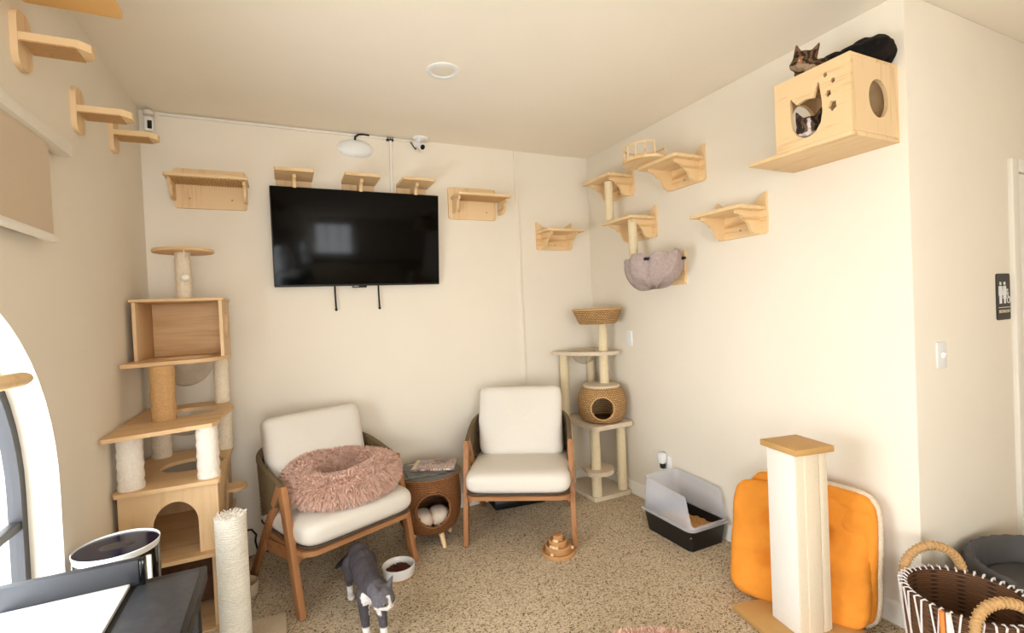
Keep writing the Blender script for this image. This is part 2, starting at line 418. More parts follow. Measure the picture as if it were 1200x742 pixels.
# ground outside the windows
bm = BM(); box(bm, (-4.9, 1, -.16), (8.0, 14, .1)); struct(obj('pavement', bm, 'concrete', smooth=False))

# ================================================================== WINDOW BLIND
t = thing('roller_blind', 'beige roller blind with white valance above the arched window', 'blind', (XL, 1.35, 1.74))
bx('valance', 'trim', t, (.028, 0.06, .345), (.056, 1.62, .052), .016)
bx('fabric', 'blind', t, (.036, 0, .17), (.003, 1.42, .32), 0)
bm = BM(); cyl(bm, (.036, -.71, .012), (.036, .71, .012), .014, n=14); obj('bottom_bar', bm, 'trim', t)
# dowel perch fixed to the middle of the window frame
t = thing('dowel_perch', 'round wooden dowel perch bracketed out in front of the arched window', 'perch', (XL-.082, 1.18, 1.35))
bm = BM(); box(bm, (.012, 0, 0), (.024, .07, .12), .006); obj('bracket_plate', bm, 'pineZ', t)
bm = BM(); tube(bm, [(.02, 0, 0), (.20, 0, 0), (.232, .03, 0), (.235, .30, -.003), (.235, .325, -.003)], [.016, .016, .0165, .0165, .012], 14); obj('dowel', bm, 'pineX', t)

# ================================================================== LEFT WALL STEPS AND HIGH SHELF
def step(y, z, label, tilt=0):
    t = thing('wall_step', label, 'cat step', (XL, y, z), 0, 'wooden steps climbing the left wall')
    bm = BM(); plate(bm, rrect(-.048, -.085, .048, .09, .035), .018, (), 'YZ', 0.0); obj('wall_plate', bm, 'pineZ', t)
    bm = BM(); plate(bm, [(.018, -.045), (.16, -.045), (.185, -.02), (.185, .02), (.16, .045), (.018, .045)], .026, (), 'XY', -.013); obj('tread', bm, 'pineX', t)
    bm = BM()
    for i in range(24): cyl(bm, (.024+i*.0055, -.0475, 0), (.024+i*.0055, .0475, 0), .0030, n=6)
    for o in bm.verts: o.co.z = o.co.z*1.0 - .0135
    q = obj('rope_wrap', bm, 'rope', t); q['kind'] = 'stuff'
    return t
step(1.99, 2.345, 'rope-wrapped wooden wall step above the white blind valance')
step(2.44, 2.305, 'rope-wrapped wooden wall step, middle one of the three')
step(2.90, 2.375, 'rope-wrapped wooden wall step closest to the back corner')
t = thing('bowl_shelf', 'honey-coloured ceiling-high wall shelf holding a clear acrylic bowl', 'cat shelf', (XL, 1.72, 2.5))
bm = BM(); plate(bm, rrect(0, -.33, .255, .33, .012, 3), .02, [circ(.125, -.02, .108)], 'XY', 0); obj('board', bm, 'orangewood', t)
bm = BM(); lathe(bm, [(.12, .024), (.112, .022), (.108, .0), (.103, -.03), (.085, -.07), (.05, -.098), (0, -.108)], (.125, -.02, 0), 36); obj('bowl', bm, 'acrylic', t)
for yy in (-.27, -.06):
    bm = BM(); plate(bm, [(0, -.1), (.02, -.1), (.2, -.012), (.2, 0), (0, 0)], .018, (), 'XZ', yy); obj('bracket', bm, 'orangewood', t)

# ================================================================== BACK WALL SHELVES
def bracket_prof(d, h):
    pts = [(0, 0), (-d, 0), (-d, -.02)]
    for i in range(1, 9):
        a = i/8; pts.append((-d + d*.55*a + .012*math.sin(a*PI*2), -.02 - (h-.02)*a**1.3))
    return pts + [(0, -h)]
def long_shelf(x, dx, label):
    t = thing('wall_shelf', label, 'cat shelf', (x, YB, 2.26), 0, 'long shelves either side of the television')
    bm = BM(); plate(bm, rrect(-.19, -.118, .19, .118, .02), .018, (), 'XZ', -.018); obj('back_plate', bm, 'pineZ', t)
    bm = BM(); plate(bm, rrect(dx-.205, -.215, dx+.205, -.018, .012, 3), .016, (), 'XY', .022); bo = obj('board', bm, 'pineX', t)
    bm = BM()
    for i in range(26): 
        xx = dx-.175+i*.014; cyl(bm, (xx, -.20, .0205), (xx, -.035, .0205), .0055, n=6)
    q = obj('rope_underside', bm, 'rope', bo); q['kind'] = 'stuff'
    for s in (-1, 1):
        bm = BM(); plate(bm, [(u-.018, v+.022) for u, v in bracket_prof(.15, .10)], .016, (), 'YZ', dx+s*.185-.008); obj('bracket', bm, 'pine', t)
    for s in (-1, 1):
        bm = BM(); cyl(bm, (s*.11, -.017, -.06), (s*.11, -.021, -.06), .006, n=10); obj('screw_cap', bm, 'tan', t)
    return t
long_shelf(-.36, .0, 'long wooden wall shelf with brackets above the tall plywood cat tree')
long_shelf(1.325, .03, 'long wooden wall shelf with brackets beside the right end of the television')
for x, l in ((.10, 'small square wooden wall shelf above the television, by the long left shelf'), (.50, 'small square wooden wall shelf above the middle of the television'), (.865, 'small square wooden wall shelf above the television, right of the cable channel')):
    t = thing('small_wall_shelf', l, 'cat shelf', (x, YB, 2.30), 0, 'small shelves above the television')
    bm = BM(); plate(bm, rrect(-.105, -.075, .105, .055, .012, 3), .018, (), 'XZ', -.018); obj('back_plate', bm, 'pineZ', t)
    bm = BM(); plate(bm, rrect(-.11, -.25, .11, -.018, .01, 3), .018, (), 'XY', .045); obj('board', bm, 'pineX', t)
    bm = BM(); plate(bm, [(u-.018, v+.045) for u, v in bracket_prof(.16, .11)], .02, (), 'YZ', -.01); obj('bracket', bm, 'pine', t)
    for s in (-1, 1):
        bm = BM(); cyl(bm, (s*.075, -.017, -.02), (s*.075, -.021, -.02), .006, n=10); obj('screw_cap', bm, 'tan', t)

# cat-eared shelves ------------------------------------------------------------------
def ear_outline(w, h, ear):
    a = w/2; r = .012
    pts = [(-a+r, 0), (a-r, 0), (a, r), (a, h+ear-.004), (a-.006, h+ear)]
    for i in range(1, 7): q = i/6; pts.append((a-.006-(.115)*q, h+ear-ear*(1-(1-q)**1.15)))
    for i in range(6, 0, -1): q = i/6; pts.append((-a+.006+(.115)*q, h+ear-ear*(1-(1-q)**1.15)))
    pts += [(-a+.006, h+ear), (-a, h+ear-.004), (-a, r)]
    return pts
def eared(name, loc, rz, label, depth=.21, w=.33, board=True, group='cat-eared wall shelves', bw=None, bo=0):
    """built facing -Y with its back on the wall plane, then turned"""
    t = thing(name, label, 'cat shelf', loc, rz, group)
    bm = BM(); plate(bm, ear_outline(w, .142, .082), .018, (), 'XZ', -.018); obj('back_plate', bm, 'pineX', t)
    if board:
        bw = bw or w
        bm = BM(); plate(bm, rrect(bo-bw/2-.005, -.018-depth, bo+bw/2+.005, -.018, .02, 4), .018, (), 'XY', .125); obj('board', bm, 'pineX', t)
        for s in (-1, 1):
            pr = [(-.018, .125), (-.018-depth*.8, .125), (-.018-depth*.8, .108), (-.018-depth*.62, .098), (-.018-depth*.5, .075), (-.018-depth*.38, .06), (-.018-depth*.3, .02), (-.018-depth*.22, .004), (-.018, .004)]
            bm = BM(); plate(bm, pr, .016, (), 'YZ', s*(w/2-.05)-.008); obj('bracket', bm, 'pine', t)
    bm = BM(); cyl(bm, (.0, -.017, .04), (.0, -.021, .04), .006, n=10); obj('screw_cap', bm, 'tan', t)
    return t
eared('eared_wall_shelf', (2.025, YB, 1.922), 0, 'cat-eared wooden shelf on the back wall near the corner', .20)
RZ = -PI/2   # on the right wall: local -Y points to -X
eared('eared_wall_shelf', (XR, 3.00, 2.262), RZ, 'cat-eared shelf next to the room corner with a sisal post under it', .22)
eared('eared_wall_shelf', (XR, 2.775, 1.915), RZ, 'cat-eared shelf with one sisal post above and another below', .22)
eared('eared_wall_shelf', (XR, 1.93, 1.805), RZ, 'empty cat-eared shelf below the wooden cat house', .22)
t = eared('railed_wall_shelf', (XR, 2.335, 2.195), RZ, 'cat-eared shelf with a round railed lookout platform', .24)
bm = BM(); plate(bm, circ(.0-.065, -.275, .142), .016, (), 'XY', .144); pf = obj('round_platform', bm, 'pineX', t)
bm = BM()
a0, a1, n = math.radians(70), math.radians(345), 12
arc = [(-.065+.132*math.cos(a0+(a1-a0)*i/30), -.275+.132*math.sin(a0+(a1-a0)*i/30), .242) for i in range(31)]
tube(bm, arc, .006, 8); obj('top_rail', bm, 'pineX', pf)
for i in range(n):
    a = a0+(a1-a0)*i/(n-1); bm = BM(); p = (-.065+.132*math.cos(a), -.275+.132*math.sin(a)); cyl(bm, (*p, .16), (*p, .242), .0045, n=8); obj('spindle', bm, 'pineX', pf)
t = eared('hammock_wall_shelf', (XR, 2.525, 1.57), RZ, 'cat-eared shelf carrying a mauve-grey plush hammock', .20, board=False)
bm = BM(); tube(bm, [(0.085+.165*math.cos(2*PI*i/36), -.20+.165*math.sin(2*PI*i/36), .165) for i in range(36)], .006, 8, closed=True); obj('wire_hoop', bm, 'black', t)
bm = BM()
prof = []; N = 64
rows = []
for j in range(15):
    q = j/14; row = []
    for k in range(N):
        a = 2*PI*k/N
        fold = .012*math.sin(a*9+q*3)+.014*math.sin(a*4+1.3)+.009*math.sin(a*17+q*6)
        if q < .25: r = .15+.035*math.sin(q/.25*PI/2)+fold*.5; z = .125+.05*math.sin(q/.25*PI/2) + fold*.6
        else:
            u = (q-.25)/.75; r = (.19+fold)*math.cos(u*PI/2*.98)**.55; z = .175 + fold*.6 - .185*math.sin(u*PI/2)
        if q < .001: r = .13
        z -= .028*(-math.cos(a))*r/.19 + .010*math.sin(2*a+.5)*r/.19
        x = 0.085+r*math.cos(a); y = max(-.40, min(-.02, -.205+r*math.sin(a)*.98))
        row.append(bm.verts.new((x, y, z)))
    rows.append(row)
for A, B in zip(rows, rows[1:]):
    for k in range(N): bm.faces.new((A[k], A[(k+1) % N], B[(k+1) % N], B[k]))
ctr = bm.verts.new((.085, -.2, .09))
for k in range(N): bm.faces.new((rows[0][k], ctr, rows[0][(k+1) % N]))
bm.faces.new(rows[-1])
hm = obj('plush_hammock', bm, 'greyplush', t, angle=80)
for a in (.6, 2.2, 3.6, 5.3):
    bm = BM(); soft(bm, (0.085+.185*math.cos(a), max(-.39, -.2+.18*math.sin(a)), .16), (.03, .03, .02), .6, 12, 8); obj('toggle', bm, 'black', hm)
bm = BM(); lathe(bm, roped(.030, 0, .306)); tag(obj('sisal_post', bm, 'palerope', loc=(2.215, 2.93, 2.059)), 'sisal post joining the two shelves beside the room corner', 'post')
bm = BM(); lathe(bm, roped(.030, 0, .305)); tag(obj('sisal_post', bm, 'palerope', loc=(2.215, 2.68, 1.735)), 'sisal post rising from the plush hammock to the shelf above', 'post')

# ================================================================== CAT HOUSE ON THE RIGHT WALL
HX0, HX1, HY0, HY1, HZ0, HZ1 = 2.05, XR, 1.146, 1.47, 2.085, 2.41
t = thing('cat_house', 'pine cat house box with ear-shaped entrance and paw cut-outs on the right wall', 'cat house', (XR, HY0, HZ0))
L = lambda x, y, z: (x-XR, y-HY0, z-HZ0)
D = HX0-XR
def paw(y, z, s):
    pts = []
    for i in range(16):
        a = 2*PI*i/16; r = s*(.85+.17*math.cos(5*a+.6)); pts.append((y+r*math.cos(a)*.8, z+r*math.sin(a)))
    return pts
# entrance outline in the front plane (u = distance from the near end, v = height above the base)
ent = [(.252, .225), (.247, .235), (.238, .22), (.222, .200), (.205, .206), (.185, .210), (.165, .206), (.150, .203), (.142, .225), (.130, .258), (.124, .255), (.120, .22), (.114, .17), (.114, .13), (.122, .09), (.142, .062), (.17, .048), (.198, .05), (.226, .068), (.244, .10), (.250, .14), (.252, .19)]
bm = BM(); plate(bm, [(0, .018), (.324, .018), (.324, .325), (0, .325)], .015, [ent, paw(.098, .275, .011), paw(.068, .240, .012), (paw(.088, .195, .016)), paw(.072, .140, .023)], 'YZ', D); obj('front_panel', bm, 'pine', t, smooth=False)
bm = BM(); plate(bm, [(D+.015, .018), (0, .018), (0, .310), (D+.015, .310)], .015, [circ(D/2+.02, .165, .068, .078)], 'XZ', 0); obj('side_panel', bm, 'pineZ', t, smooth=False)
bm = BM(); plate(bm, [(D+.015, .018), (0, .018), (0, .310), (D+.015, .310)], .015, [circ(D/2+.02, .16, .095, .10)], 'XZ', .309); obj('side_panel', bm, 'pineZ', t, smooth=False)
bx('back_panel', 'pine', t, (-.008, .162, .164), (.012, .294, .290), .001)
bx('top_panel', 'pine', t, (D/2+.0075, .162, .3175), (-D-.015, .324, .015), .001)
bx('base_board', 'pine', t, (D/2, .235, .009), (-D, .47, .018), .002)

# ================================================================== TELEVISION AND CABLES
t = thing('television', 'large black flat television tilted down on the back wall', 'television', (.492, YB, 1.66))
a = math.radians(7)
rot = Matrix.Rotation(a, 3, 'X')     # top leans out into the room
def tvp(p): return rot @ Vector(p)
bm = BM(); box(bm, (0, 0, 0), (1.07, .035, .625), .006); xf(bm.verts, Matrix.Translation((0, -.075, .312)) @ rot.to_4x4()); obj('casing', bm, 'black', t)
bm = BM(); box(bm, (0, 0, 0), (1.056, .004, .606), .001); xf(bm.verts, Matrix.Translation((0, -.075, .312)) @ rot.to_4x4() @ Matrix.Translation((0, -.0185, .004))); obj('screen', bm, 'screen', t)
bm = BM(); box(bm, (-.02, 0, 0), (.095, .02, .018), .004); xf(bm.verts, Matrix.Translation((0, -.075, .312)) @ rot.to_4x4() @ Matrix.Translation((0, -.010, -.316))); sb = obj('sensor_bar', bm, 'gloss', t)
bm = BM(); box(bm, (0, -.036, .33), (.42, .072, .26), .004); obj('wall_mount', bm, 'black', t)
for x in (-.175, .107):
    bm = BM(); tube(bm, [(x, -.035, .21), (x, -.035, -.06), (x+.002, -.035, -.148)], .006, 8); lathe(bm, [(0, -.165), (.009, -.158), (.009, -.15), (0, -.143)], (x+.002, -.035, 0), 10); obj('pull_cord', bm, 'rubber', t)
def run(name, label, pts, w, d):
    bm = BM()
    for p, q in zip(pts, pts[1:]): bar(bm, p, q, w, d, (0, 1, 0), .002)
    return tag(obj(name, bm, 'trim'), label, 'cable channel')
run('cable_channel', 'thin white cable channel running along the top of the back wall', [(-.60, YB-.007, 2.685), (.87, YB-.007, 2.685)], .012, .016)
run('cable_channel', 'upright white cable channel going down behind the television', [(.733, YB-.008, 2.67), (.724, YB-.008, 2.30)], .016, .026)
bm = BM(); box(bm, (.73, YB-.012, 2.676), (.05, .02, .012), .002); [box(bm, (.715+i*.016, YB-.02, 2.688), (.006, .02, .008), .001, Matrix.Rotation(.4*i-.4, 3, 'Y')) for i in range(3)]
tag(obj('cable_clip', bm, 'black'), 'small black cable clips where the two white channels meet', 'clip')
# sensor by the corner
t = thing('corner_camera', 'small white camera with black face under the ceiling in the left corner', 'camera', (-.645, YB, 2.61))
bm = BM(); box(bm, (0, -.045, .0), (.046, .03, .085), .01, Matrix.Rotation(-.12, 3, 'X')); obj('body', bm, 'white', t)
bx('lens_panel', 'gloss', t, (.006, -.0615, -.008), (.022, .004, .05), .002, Matrix.Rotation(-.12, 3, 'X'))
bm = BM(); lathe(bm, [(0, .052), (.028, .052), (.028, .07), (.024, .076), (0, .076)], (0, -.04, 0), 20); cyl(bm, (0, -.0, .06), (0, -.05, .06), .012, n=12); obj('mount', bm, 'offwhite', t)
# wireless access point
t = thing('access_point', 'white oval access point with screw lugs above the television', 'router', (.495, YB, 2.595))
bm = BM()
lathe(bm, [(.118, 0), (.118, .006), (.105, .018), (.07, .030), (.03, .034), (0, .035)], n=40, sx=1, sy=.52, cap0=True); xf(bm.verts, Matrix.Rotation(PI/2, 4, 'X')); obj('shell', bm, 'white', t)
for p in ((-.095, .004), (.095, .004), (0, -.048)):
    bm = BM(); cyl(bm, (p[0], -.008, p[1]), (p[0], -.024, p[1]), .007, n=10); obj('screw_lug', bm, 'offwhite', t)
bm = BM(); tube(bm, [(-.0, -.01, .05), (.0, -.02, .075), (.02, -.018, .093), (.05, -.014, .1), (.095, -.012, .098)], .007, 8); obj('cable', bm, 'rubber', t)
# security camera
t = thing('security_camera', 'white bullet security camera at the end of the cable channel', 'camera', (.925, YB, 2.70))
bm = BM(); lathe(bm, [(0, 0), (.05, 0), (.05, -.010), (.04, -.018), (0, -.018)], (0.01, -.06, 0), 28, sx=1.1, sy=.9); obj('ceiling_base', bm, 'white', t)
bm = BM(); cyl(bm, (.0, -.06, -.01), (-.012, -.075, -.05), .022, n=16); obj('arm', bm, 'white', t)
bm = BM(); cyl(bm, (-.022, -.06, -.045), (.006, -.12, -.085), .024, n=18); hd = obj('barrel', bm, 'white', t)
bm = BM(); cyl(bm, (.0061, -.1202, -.0852), (.0074, -.123, -.087), .018, n=18); obj('lens', bm, 'gloss', hd)
bm = BM(); tube(bm, [(-.02, -.06, -.05), (-.02, -.03, -.075), (-.03, -.012, -.05), (-.05, -.012, -.02)], .004, 6); obj('lead', bm, 'black', t)
# recessed ceiling light
t = thing('ceiling_light', 'round recessed white ceiling light, switched off', 'light', (.80, 2.40, H))
bm = BM(); lathe(bm, [(.085, 0), (.083, -.006), (.066, -.008), (.058, -.002), (.058, 0)], n=40); obj('trim_ring', bm, 'white', t)
bm = BM(); lathe(bm, [(.0585, -.002), (.052, -.0045), (.03, -.006), (0, -.0065)], n=40); obj('lens', bm, 'offwhite', t)

# ================================================================== SWITCHES, SIGN
t = thing('light_switch', 'white light switch on the shaded passage wall below the restroom sign', 'switch', (2.577, YE, 1.175))
bx('cover_plate', 'white', t, (0, -.004, 0), (.075, .008, .115), .003); bx('toggle', 'white', t, (0, -.013, .0), (.012, .016, .026), .003, Matrix.Rotation(.4, 3, 'X'))
t = thing('wall_plate', 'blank white wall plate on the right wall behind the wicker cat tree', 'wall plate', (XR, 2.965, 1.195))
bx('cover_plate', 'white', t, (-.004, 0, 0), (.008, .07, .115), .003)
for z in (-.04, .04): bm = BM(); cyl(bm, (-.007, 0, z), (-.009, 0, z), .004, n=8); obj('screw', bm, 'offwhite', t)
t = thing('wall_outlet', 'white wall outlet low on the right wall above the litter box', 'outlet', (XR, 2.605, .325))
bx('cover_plate', 'white', t, (-.004, 0, 0), (.008, .075, .12), .003)
for z in (-.022, .024): bx('socket', 'offwhite', t, (-.009, 0, z), (.004, .034, .03), .002)
t = thing('plug_in_freshener', 'white plug-in air freshener with grey vial in the wall outlet', 'air freshener', (XR-.0115, 2.615, .355))
bx('body', 'white', t, (-.028, 0, .02), (.05, .05, .075), .014); bx('vial', 'darkmetal', t, (-.026, 0, -.035), (.032, .034, .036), .008)
t = thing('restroom_sign', 'dark restroom sign with white figures and lettering beside the door', 'sign', (3.165, YE, 1.413))
bm = BM(); plate(bm, rrect(-.067, -.112, .067, .112, .012), .006, (), 'XZ', -.006); obj('panel', bm, 'sign', t)
def figure(x, skirt_):
    bm = BM(); e = -.0085
    plate(bm, circ(x, .064, .0085, n=14), .003, (), 'XZ', e)
    if skirt_: body = [(x-.012, .052), (x+.012, .052), (x+.02, .01), (x+.013, .008), (x+.016, -.01), (x+.007, -.01), (x+.007, -.033), (x-.007, -.033), (x-.007, -.01), (x-.016, -.01), (x-.013, .008), (x-.02, .01)]
    else: body = [(x-.016, .052), (x+.016, .052), (x+.018, .006), (x+.012, .006), (x+.010, -.033), (x+.001, -.033), (x, .0), (x-.001, -.033), (x-.010, -.033), (x-.012, .006), (x-.018, .006)]
    plate(bm, body, .003, (), 'XZ', e); return bm
obj('figure', figure(-.036, False), 'white', t, smooth=False); obj('figure', figure(.006, True), 'white', t, smooth=False)
bm = BM(); tube(bm, [(.043+.014*math.cos(a*.3), -.0075, -.018+.014*math.sin(a*.3)) for a in range(-4, 16)], .002, 6); tube(bm, [(.036, -.0075, .024), (.038, -.0075, .0), (.052, -.0075, -.002), (.058, -.0075, -.02)], .0025, 6); plate(bm, circ(.035, .032, .005, n=10), .003, (), 'XZ', -.0085); obj('wheelchair_figure', bm, 'white', t)
bm = BM(); box(bm, (0, -.007, -.052), (.112, .003, .003)); obj('rule', bm, 'white', t)
def text(s, size, parent, loc, rot, mat, name='lettering', sx=1):
    cu = bpy.data.curves.new(name, 'FONT'); cu.body = s; cu.size = size; cu.align_x = 'CENTER'; cu.align_y = 'CENTER'; cu.extrude = .0008
    tmp = bpy.data.objects.new('tmp', cu); C.objects.link(tmp); bpy.context.view_layer.update()
    me = bpy.data.meshes.new_from_object(tmp.evaluated_get(bpy.context.evaluated_depsgraph_get())); bpy.data.objects.remove(tmp)
    me.materials.clear(); me.materials.append(M[mat]); o = bpy.data.objects.new(name, me); C.objects.link(o); o.parent = parent; o.location = loc; o.rotation_euler = rot; o.scale = (sx, 1, 1)
    return o
text('RESTROOM', .021, t, (0, -.0072, -.072), (PI/2, 0, 0), 'postcream')

# ================================================================== LEFT CAT TREE
t = thing('plywood_cat_tree', 'tall plywood cat tree with box, clear bowls and posts in the left corner', 'cat tree', (0, 0, 0))
X0, X1 = -.685, -.30
bm = BM(); plate(bm, rrect(X0, 2.645, -.335, 3.30, .03, 4), .03, (), 'XY', 0); obj('base_board', bm, 'ply', t)
# lower compartment
bx('back_panel', 'plyZ', t, ((X0-.34)/2, 3.24, .215), (-.34-X0, .015, .37), .001)
bx('side_panel', 'plyZ', t, (X0+.008, 2.96, .215), (.015, .58, .37), .001)
bx('side_panel', 'plyZ', t, (-.348, 2.96, .215), (.015, .58, .37), .001)
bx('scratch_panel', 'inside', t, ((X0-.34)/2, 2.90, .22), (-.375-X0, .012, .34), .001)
bm = BM(); plate(bm, rrect(X0, 2.56, X1, 3.27, .012, 3), .018, (), 'XY', .40); obj('house_floor', bm, 'ply', t)
# house
ax, aw, az = -.475, .085, .60
ar = [(ax+aw, .4185), (ax+aw, .56)] + [(ax+aw*math.cos(PI*i/16), .56+.105*math.sin(PI*i/16)) for i in range(1, 16)] + [(ax-aw, .56), (ax-aw, .4185)]
bm = BM(); plate(bm, [(X0+.005, .418), (ax-aw, .418)] + ar[::-1][1:-1] + [(ax+aw, .418), (X1-.01, .418), (X1-.01, .727), (X0+.005, .727)], .015, (), 'XZ', 2.60); obj('house_front', bm, 'plyZ', t, smooth=False)
bm = BM(); plate(bm, [(2.615, .418), (3.2, .418), (3.2, .727), (2.615, .727)], .015, [circ(2.95, .56, .09, .09)], 'YZ', X1-.025); obj('house_side', bm, 'plyZ', t, smooth=False)
bx('house_side', 'plyZ', t, (X0+.0125, 2.91, .5725), (.015, .59, .309), .001)
bx('house_back', 'plyZ', t, ((X0+X1)/2-.005, 3.205, .50), (X1-X0-.04, .012, .16), .001)
hole = circ(-.45, 2.92, .135, .125, 36)
bm = BM(); plate(bm, rrect(X0-.005, 2.565, X1+.005, 3.25, .02, 4), .018, [hole], 'XY', .727); obj('house_roof', bm, 'ply', t)
# posts between roof and middle platform
def post(x, y, z0, z1, r, mat, parent=t, rope=True, name='post'):
    bm = BM()
    if rope: lathe(bm, roped(r, z0, z1), (x, y, 0), 28)
    else:
        n = 14; lathe(bm, [(0, z0)] + [(r+.0025*math.sin(i*2.3), z0+(z1-z0)*i/n) for i in range(n+1)] + [(0, z1)], (x, y, 0), 28)
    return obj(name, bm, mat, parent)
post(-.635, 2.635, .745, .985, .048, 'whiteplush', rope=False); post(-.345, 2.635, .745, .985, .045, 'whiteplush', rope=False)
post(-.625, 3.17, .745, .985, .046, 'plush', rope=False); post(-.335, 3.17, .745, .985, .046, 'plush', rope=False)
bm = BM(); plate(bm, [(X0-.008, 2.475), (X0+.0, 2.468), (-.315, 2.56), (-.298, 2.59), (-.29, 2.80), (-.265, 3.02), (-.275, 3.08), (-.33, 3.27), (X0-.008, 3.27)], .018, [circ(-.47, 2.98, .14, .13, 36)], 'XY', .985); obj('middle_platform', bm, 'ply', t)
def hangbowl(x, y, z, r, depth):
    bm = BM(); n = 10
    lathe(bm, [(r+.006, z+.003), (r-.002, z+.003)] + [(r*math.cos(PI/2*i/n)*1.0, z-depth*math.sin(PI/2*i/n)) for i in range(n+1)], (x, y, 0), 40); return obj('clear_bowl', bm, 'acrylic', t)
hangbowl(-.47, 2.98, 1.003, .139, .12)
# upper posts, platform, box
post(-.535, 2.80, 1.003, 1.262, .050, 'rope'); post(-.625, 3.2, 1.003, 1.262, .045, 'plush', rope=False); post(-.335, 3.2, 1.003, 1.262, .038, 'plush', rope=False)
bm = BM(); plate(bm, [(X0-.005, 2.775), (-.66, 2.765), (-.38, 2.83), (-.33, 2.87), (-.275, 3.02), (-.29, 3.06), (-.29, 3.30), (X0-.005, 3.30)], .018, [circ(-.47, 3.02, .13, .125, 36)], 'XY', 1.262); obj('upper_platform', bm, 'ply', t)
hangbowl(-.47, 3.02, 1.28, .129, .15)
BX0, BX1, BY0, BY1, BZ0, BZ1 = -.672, -.288, 2.94, 3.28, 1.28, 1.585
bx('box_side', 'plyZ', t, (BX0+.008, (BY0+BY1)/2, (BZ0+BZ1)/2-.007), (.015, BY1-BY0, BZ1-BZ0-.014), .001)
bm = BM(); plate(bm, [(BY0, BZ0), (BY1, BZ0), (BY1, BZ1-.014), (BY0, BZ1-.014)], .015, [circ(3.11, 1.44, .075)], 'YZ', BX1-.016); obj('box_side', bm, 'plyZ', t, smooth=False)
bx('box_back', 'ply', t, ((BX0+BX1)/2, BY1-.007, (BZ0+BZ1)/2-.007), (BX1-BX0-.034, .013, BZ1-BZ0-.016), .001)
bx('box_top', 'ply', t, ((BX0+BX1)/2, (BY0+BY1)/2, BZ1-.006), (BX1-BX0+.016, BY1-BY0+.016, .014), .002)
post(-.47, 3.07, BZ1+.001, 1.832, .036, 'plush', rope=False)
bm = BM(); lathe(bm, [(0, 0), (.137, 0), (.14, .008), (.137, .016), (0, .016)], (-.462, 3.06, 1.832), 40); obj('top_perch', bm, 'ply', t)
bm = BM(); cyl(bm, (-.44, 2.915, 1.83), (-.44, 2.915, 1.70), .0018, n=6); sg = obj('string', bm, 'cord', t)
bm = BM(); soft(bm, (-.44, 2.915, 1.69), (.042, .042, .036), 1, 16, 10, .004); obj('pompom', bm, 'whiteplush', sg)
bm = BM(); plate(bm, [(X1-.012, 2.90), (X1+.03, 2.885)] + [(X1+.02+.065*math.cos(a*.25), 2.955+.07*math.sin(a*.25)) for a in range(-5, 6)] + [(X1+.03, 3.025), (X1-.012, 3.01)], .016, (), 'XY', .575); obj('side_step', bm, 'ply', t)

# ================================================================== RIGHT CAT TREE
t = thing('wicker_cat_tree', 'plush cream cat tree with wicker ball and basket in the right corner', 'cat tree', (0, 0, 0))
bm = BM(); plate(bm, rrect(2.02, 2.985, 2.36, 3.415, .02, 4), .03, (), 'XY', 0); obj('base_board', bm, 'fleece', t)
post(2.065, 3.025, .03, .54, .037, 'palerope', t); post(2.315, 3.04, .03, .54, .037, 'palerope', t); post(2.06, 3.37, .03, .54, .036, 'palerope', t)
bm = BM(); plate(bm, [(1.965, 2.99)] + [(2.08+.115*math.cos(a), 3.0+.085*math.sin(a)) for a in [PI+.3+(PI-.4)*i/10 for i in range(11)]] + [(2.22, 3.02), (2.2, 3.12), (2.02, 3.14)], .03, (), 'XY', .205); obj('low_step', bm, 'fleece', t)
bm = BM(); plate(bm, rrect(1.995, 2.925, 2.365, 3.42, .04, 4), .032, (), 'XY', .54); obj('middle_platform', bm, 'fleece', t)
bm = BM()   # wicker ball with a round doorway cut into the side that faces the room
cxy = Vector((2.185, 3.085, 0)); n = 72; dirn = Vector((-.56, -.83, 0)).normalized(); dr = .082; dz = .695
prof = [(.125, .572), (.150, .585), (.172, .62), (.183, .66), (.187, .70), (.184, .74), (.174, .785), (.155, .82), (.135, .84)]
dense = []
for (r0, z0), (r1, z1) in zip(prof, prof[1:]):
    for i in range(4): dense.append((r0+(r1-r0)*i/4, z0+(z1-z0)*i/4))
dense.append(prof[-1])
grid = [[Vector((r*math.cos(2*PI*k/n), r*math.sin(2*PI*k/n), z)) for k in range(n)] for r, z in dense]
side = Vector((dirn.y, -dirn.x, 0))
vm = {}
def gv(j, k, s=1.0):
    key = (j, k % n, s)
    if key not in vm: 
        p = grid[j][k % n]; vm[key] = bm.verts.new(Vector((p.x*s, p.y*s, p.z)))
    return vm[key]
for j in range(len(dense)-1):
    for k in range(n):
        c = (grid[j][k]+grid[j+1][(k+1) % n])/2
        if c.dot(dirn) > 0 and (c.dot(side))**2+(c.z-dz)**2 < dr**2: continue
        for s in (1.0, .95): bm.faces.new((gv(j, k, s), gv(j, k+1, s), gv(j+1, k+1, s), gv(j+1, k, s)))
ball = obj('wicker_ball', bm, 'wicker', t, angle=60); ball.location = cxy
bm = BM(); ringp = []
for i in range(40):
    a = 2*PI*i/40; s_ = dr*1.03*math.cos(a); z_ = dr*1.03*math.sin(a); zz = dz+z_
    rr_ = next((r0+(r1-r0)*(zz-z0)/(z1-z0) for (r0, z0), (r1, z1) in zip(prof, prof[1:]) if z0 <= zz <= z1), .15)
    ringp.append(side*s_ + dirn*(math.sqrt(max(.0001, rr_**2-s_**2))+.001)+Vector((0, 0, zz)))
tube(bm, ringp, .006, 8, closed=True); obj('door_ring', bm, 'rope', ball)
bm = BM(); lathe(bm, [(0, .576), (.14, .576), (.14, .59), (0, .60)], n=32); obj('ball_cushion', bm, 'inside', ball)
bm = BM(); lathe(bm, [(0, .838), (.138, .838), (.14, .846), (.135, .853), (0, .855)], n=36); obj('ball_lid', bm, 'fleece', ball)
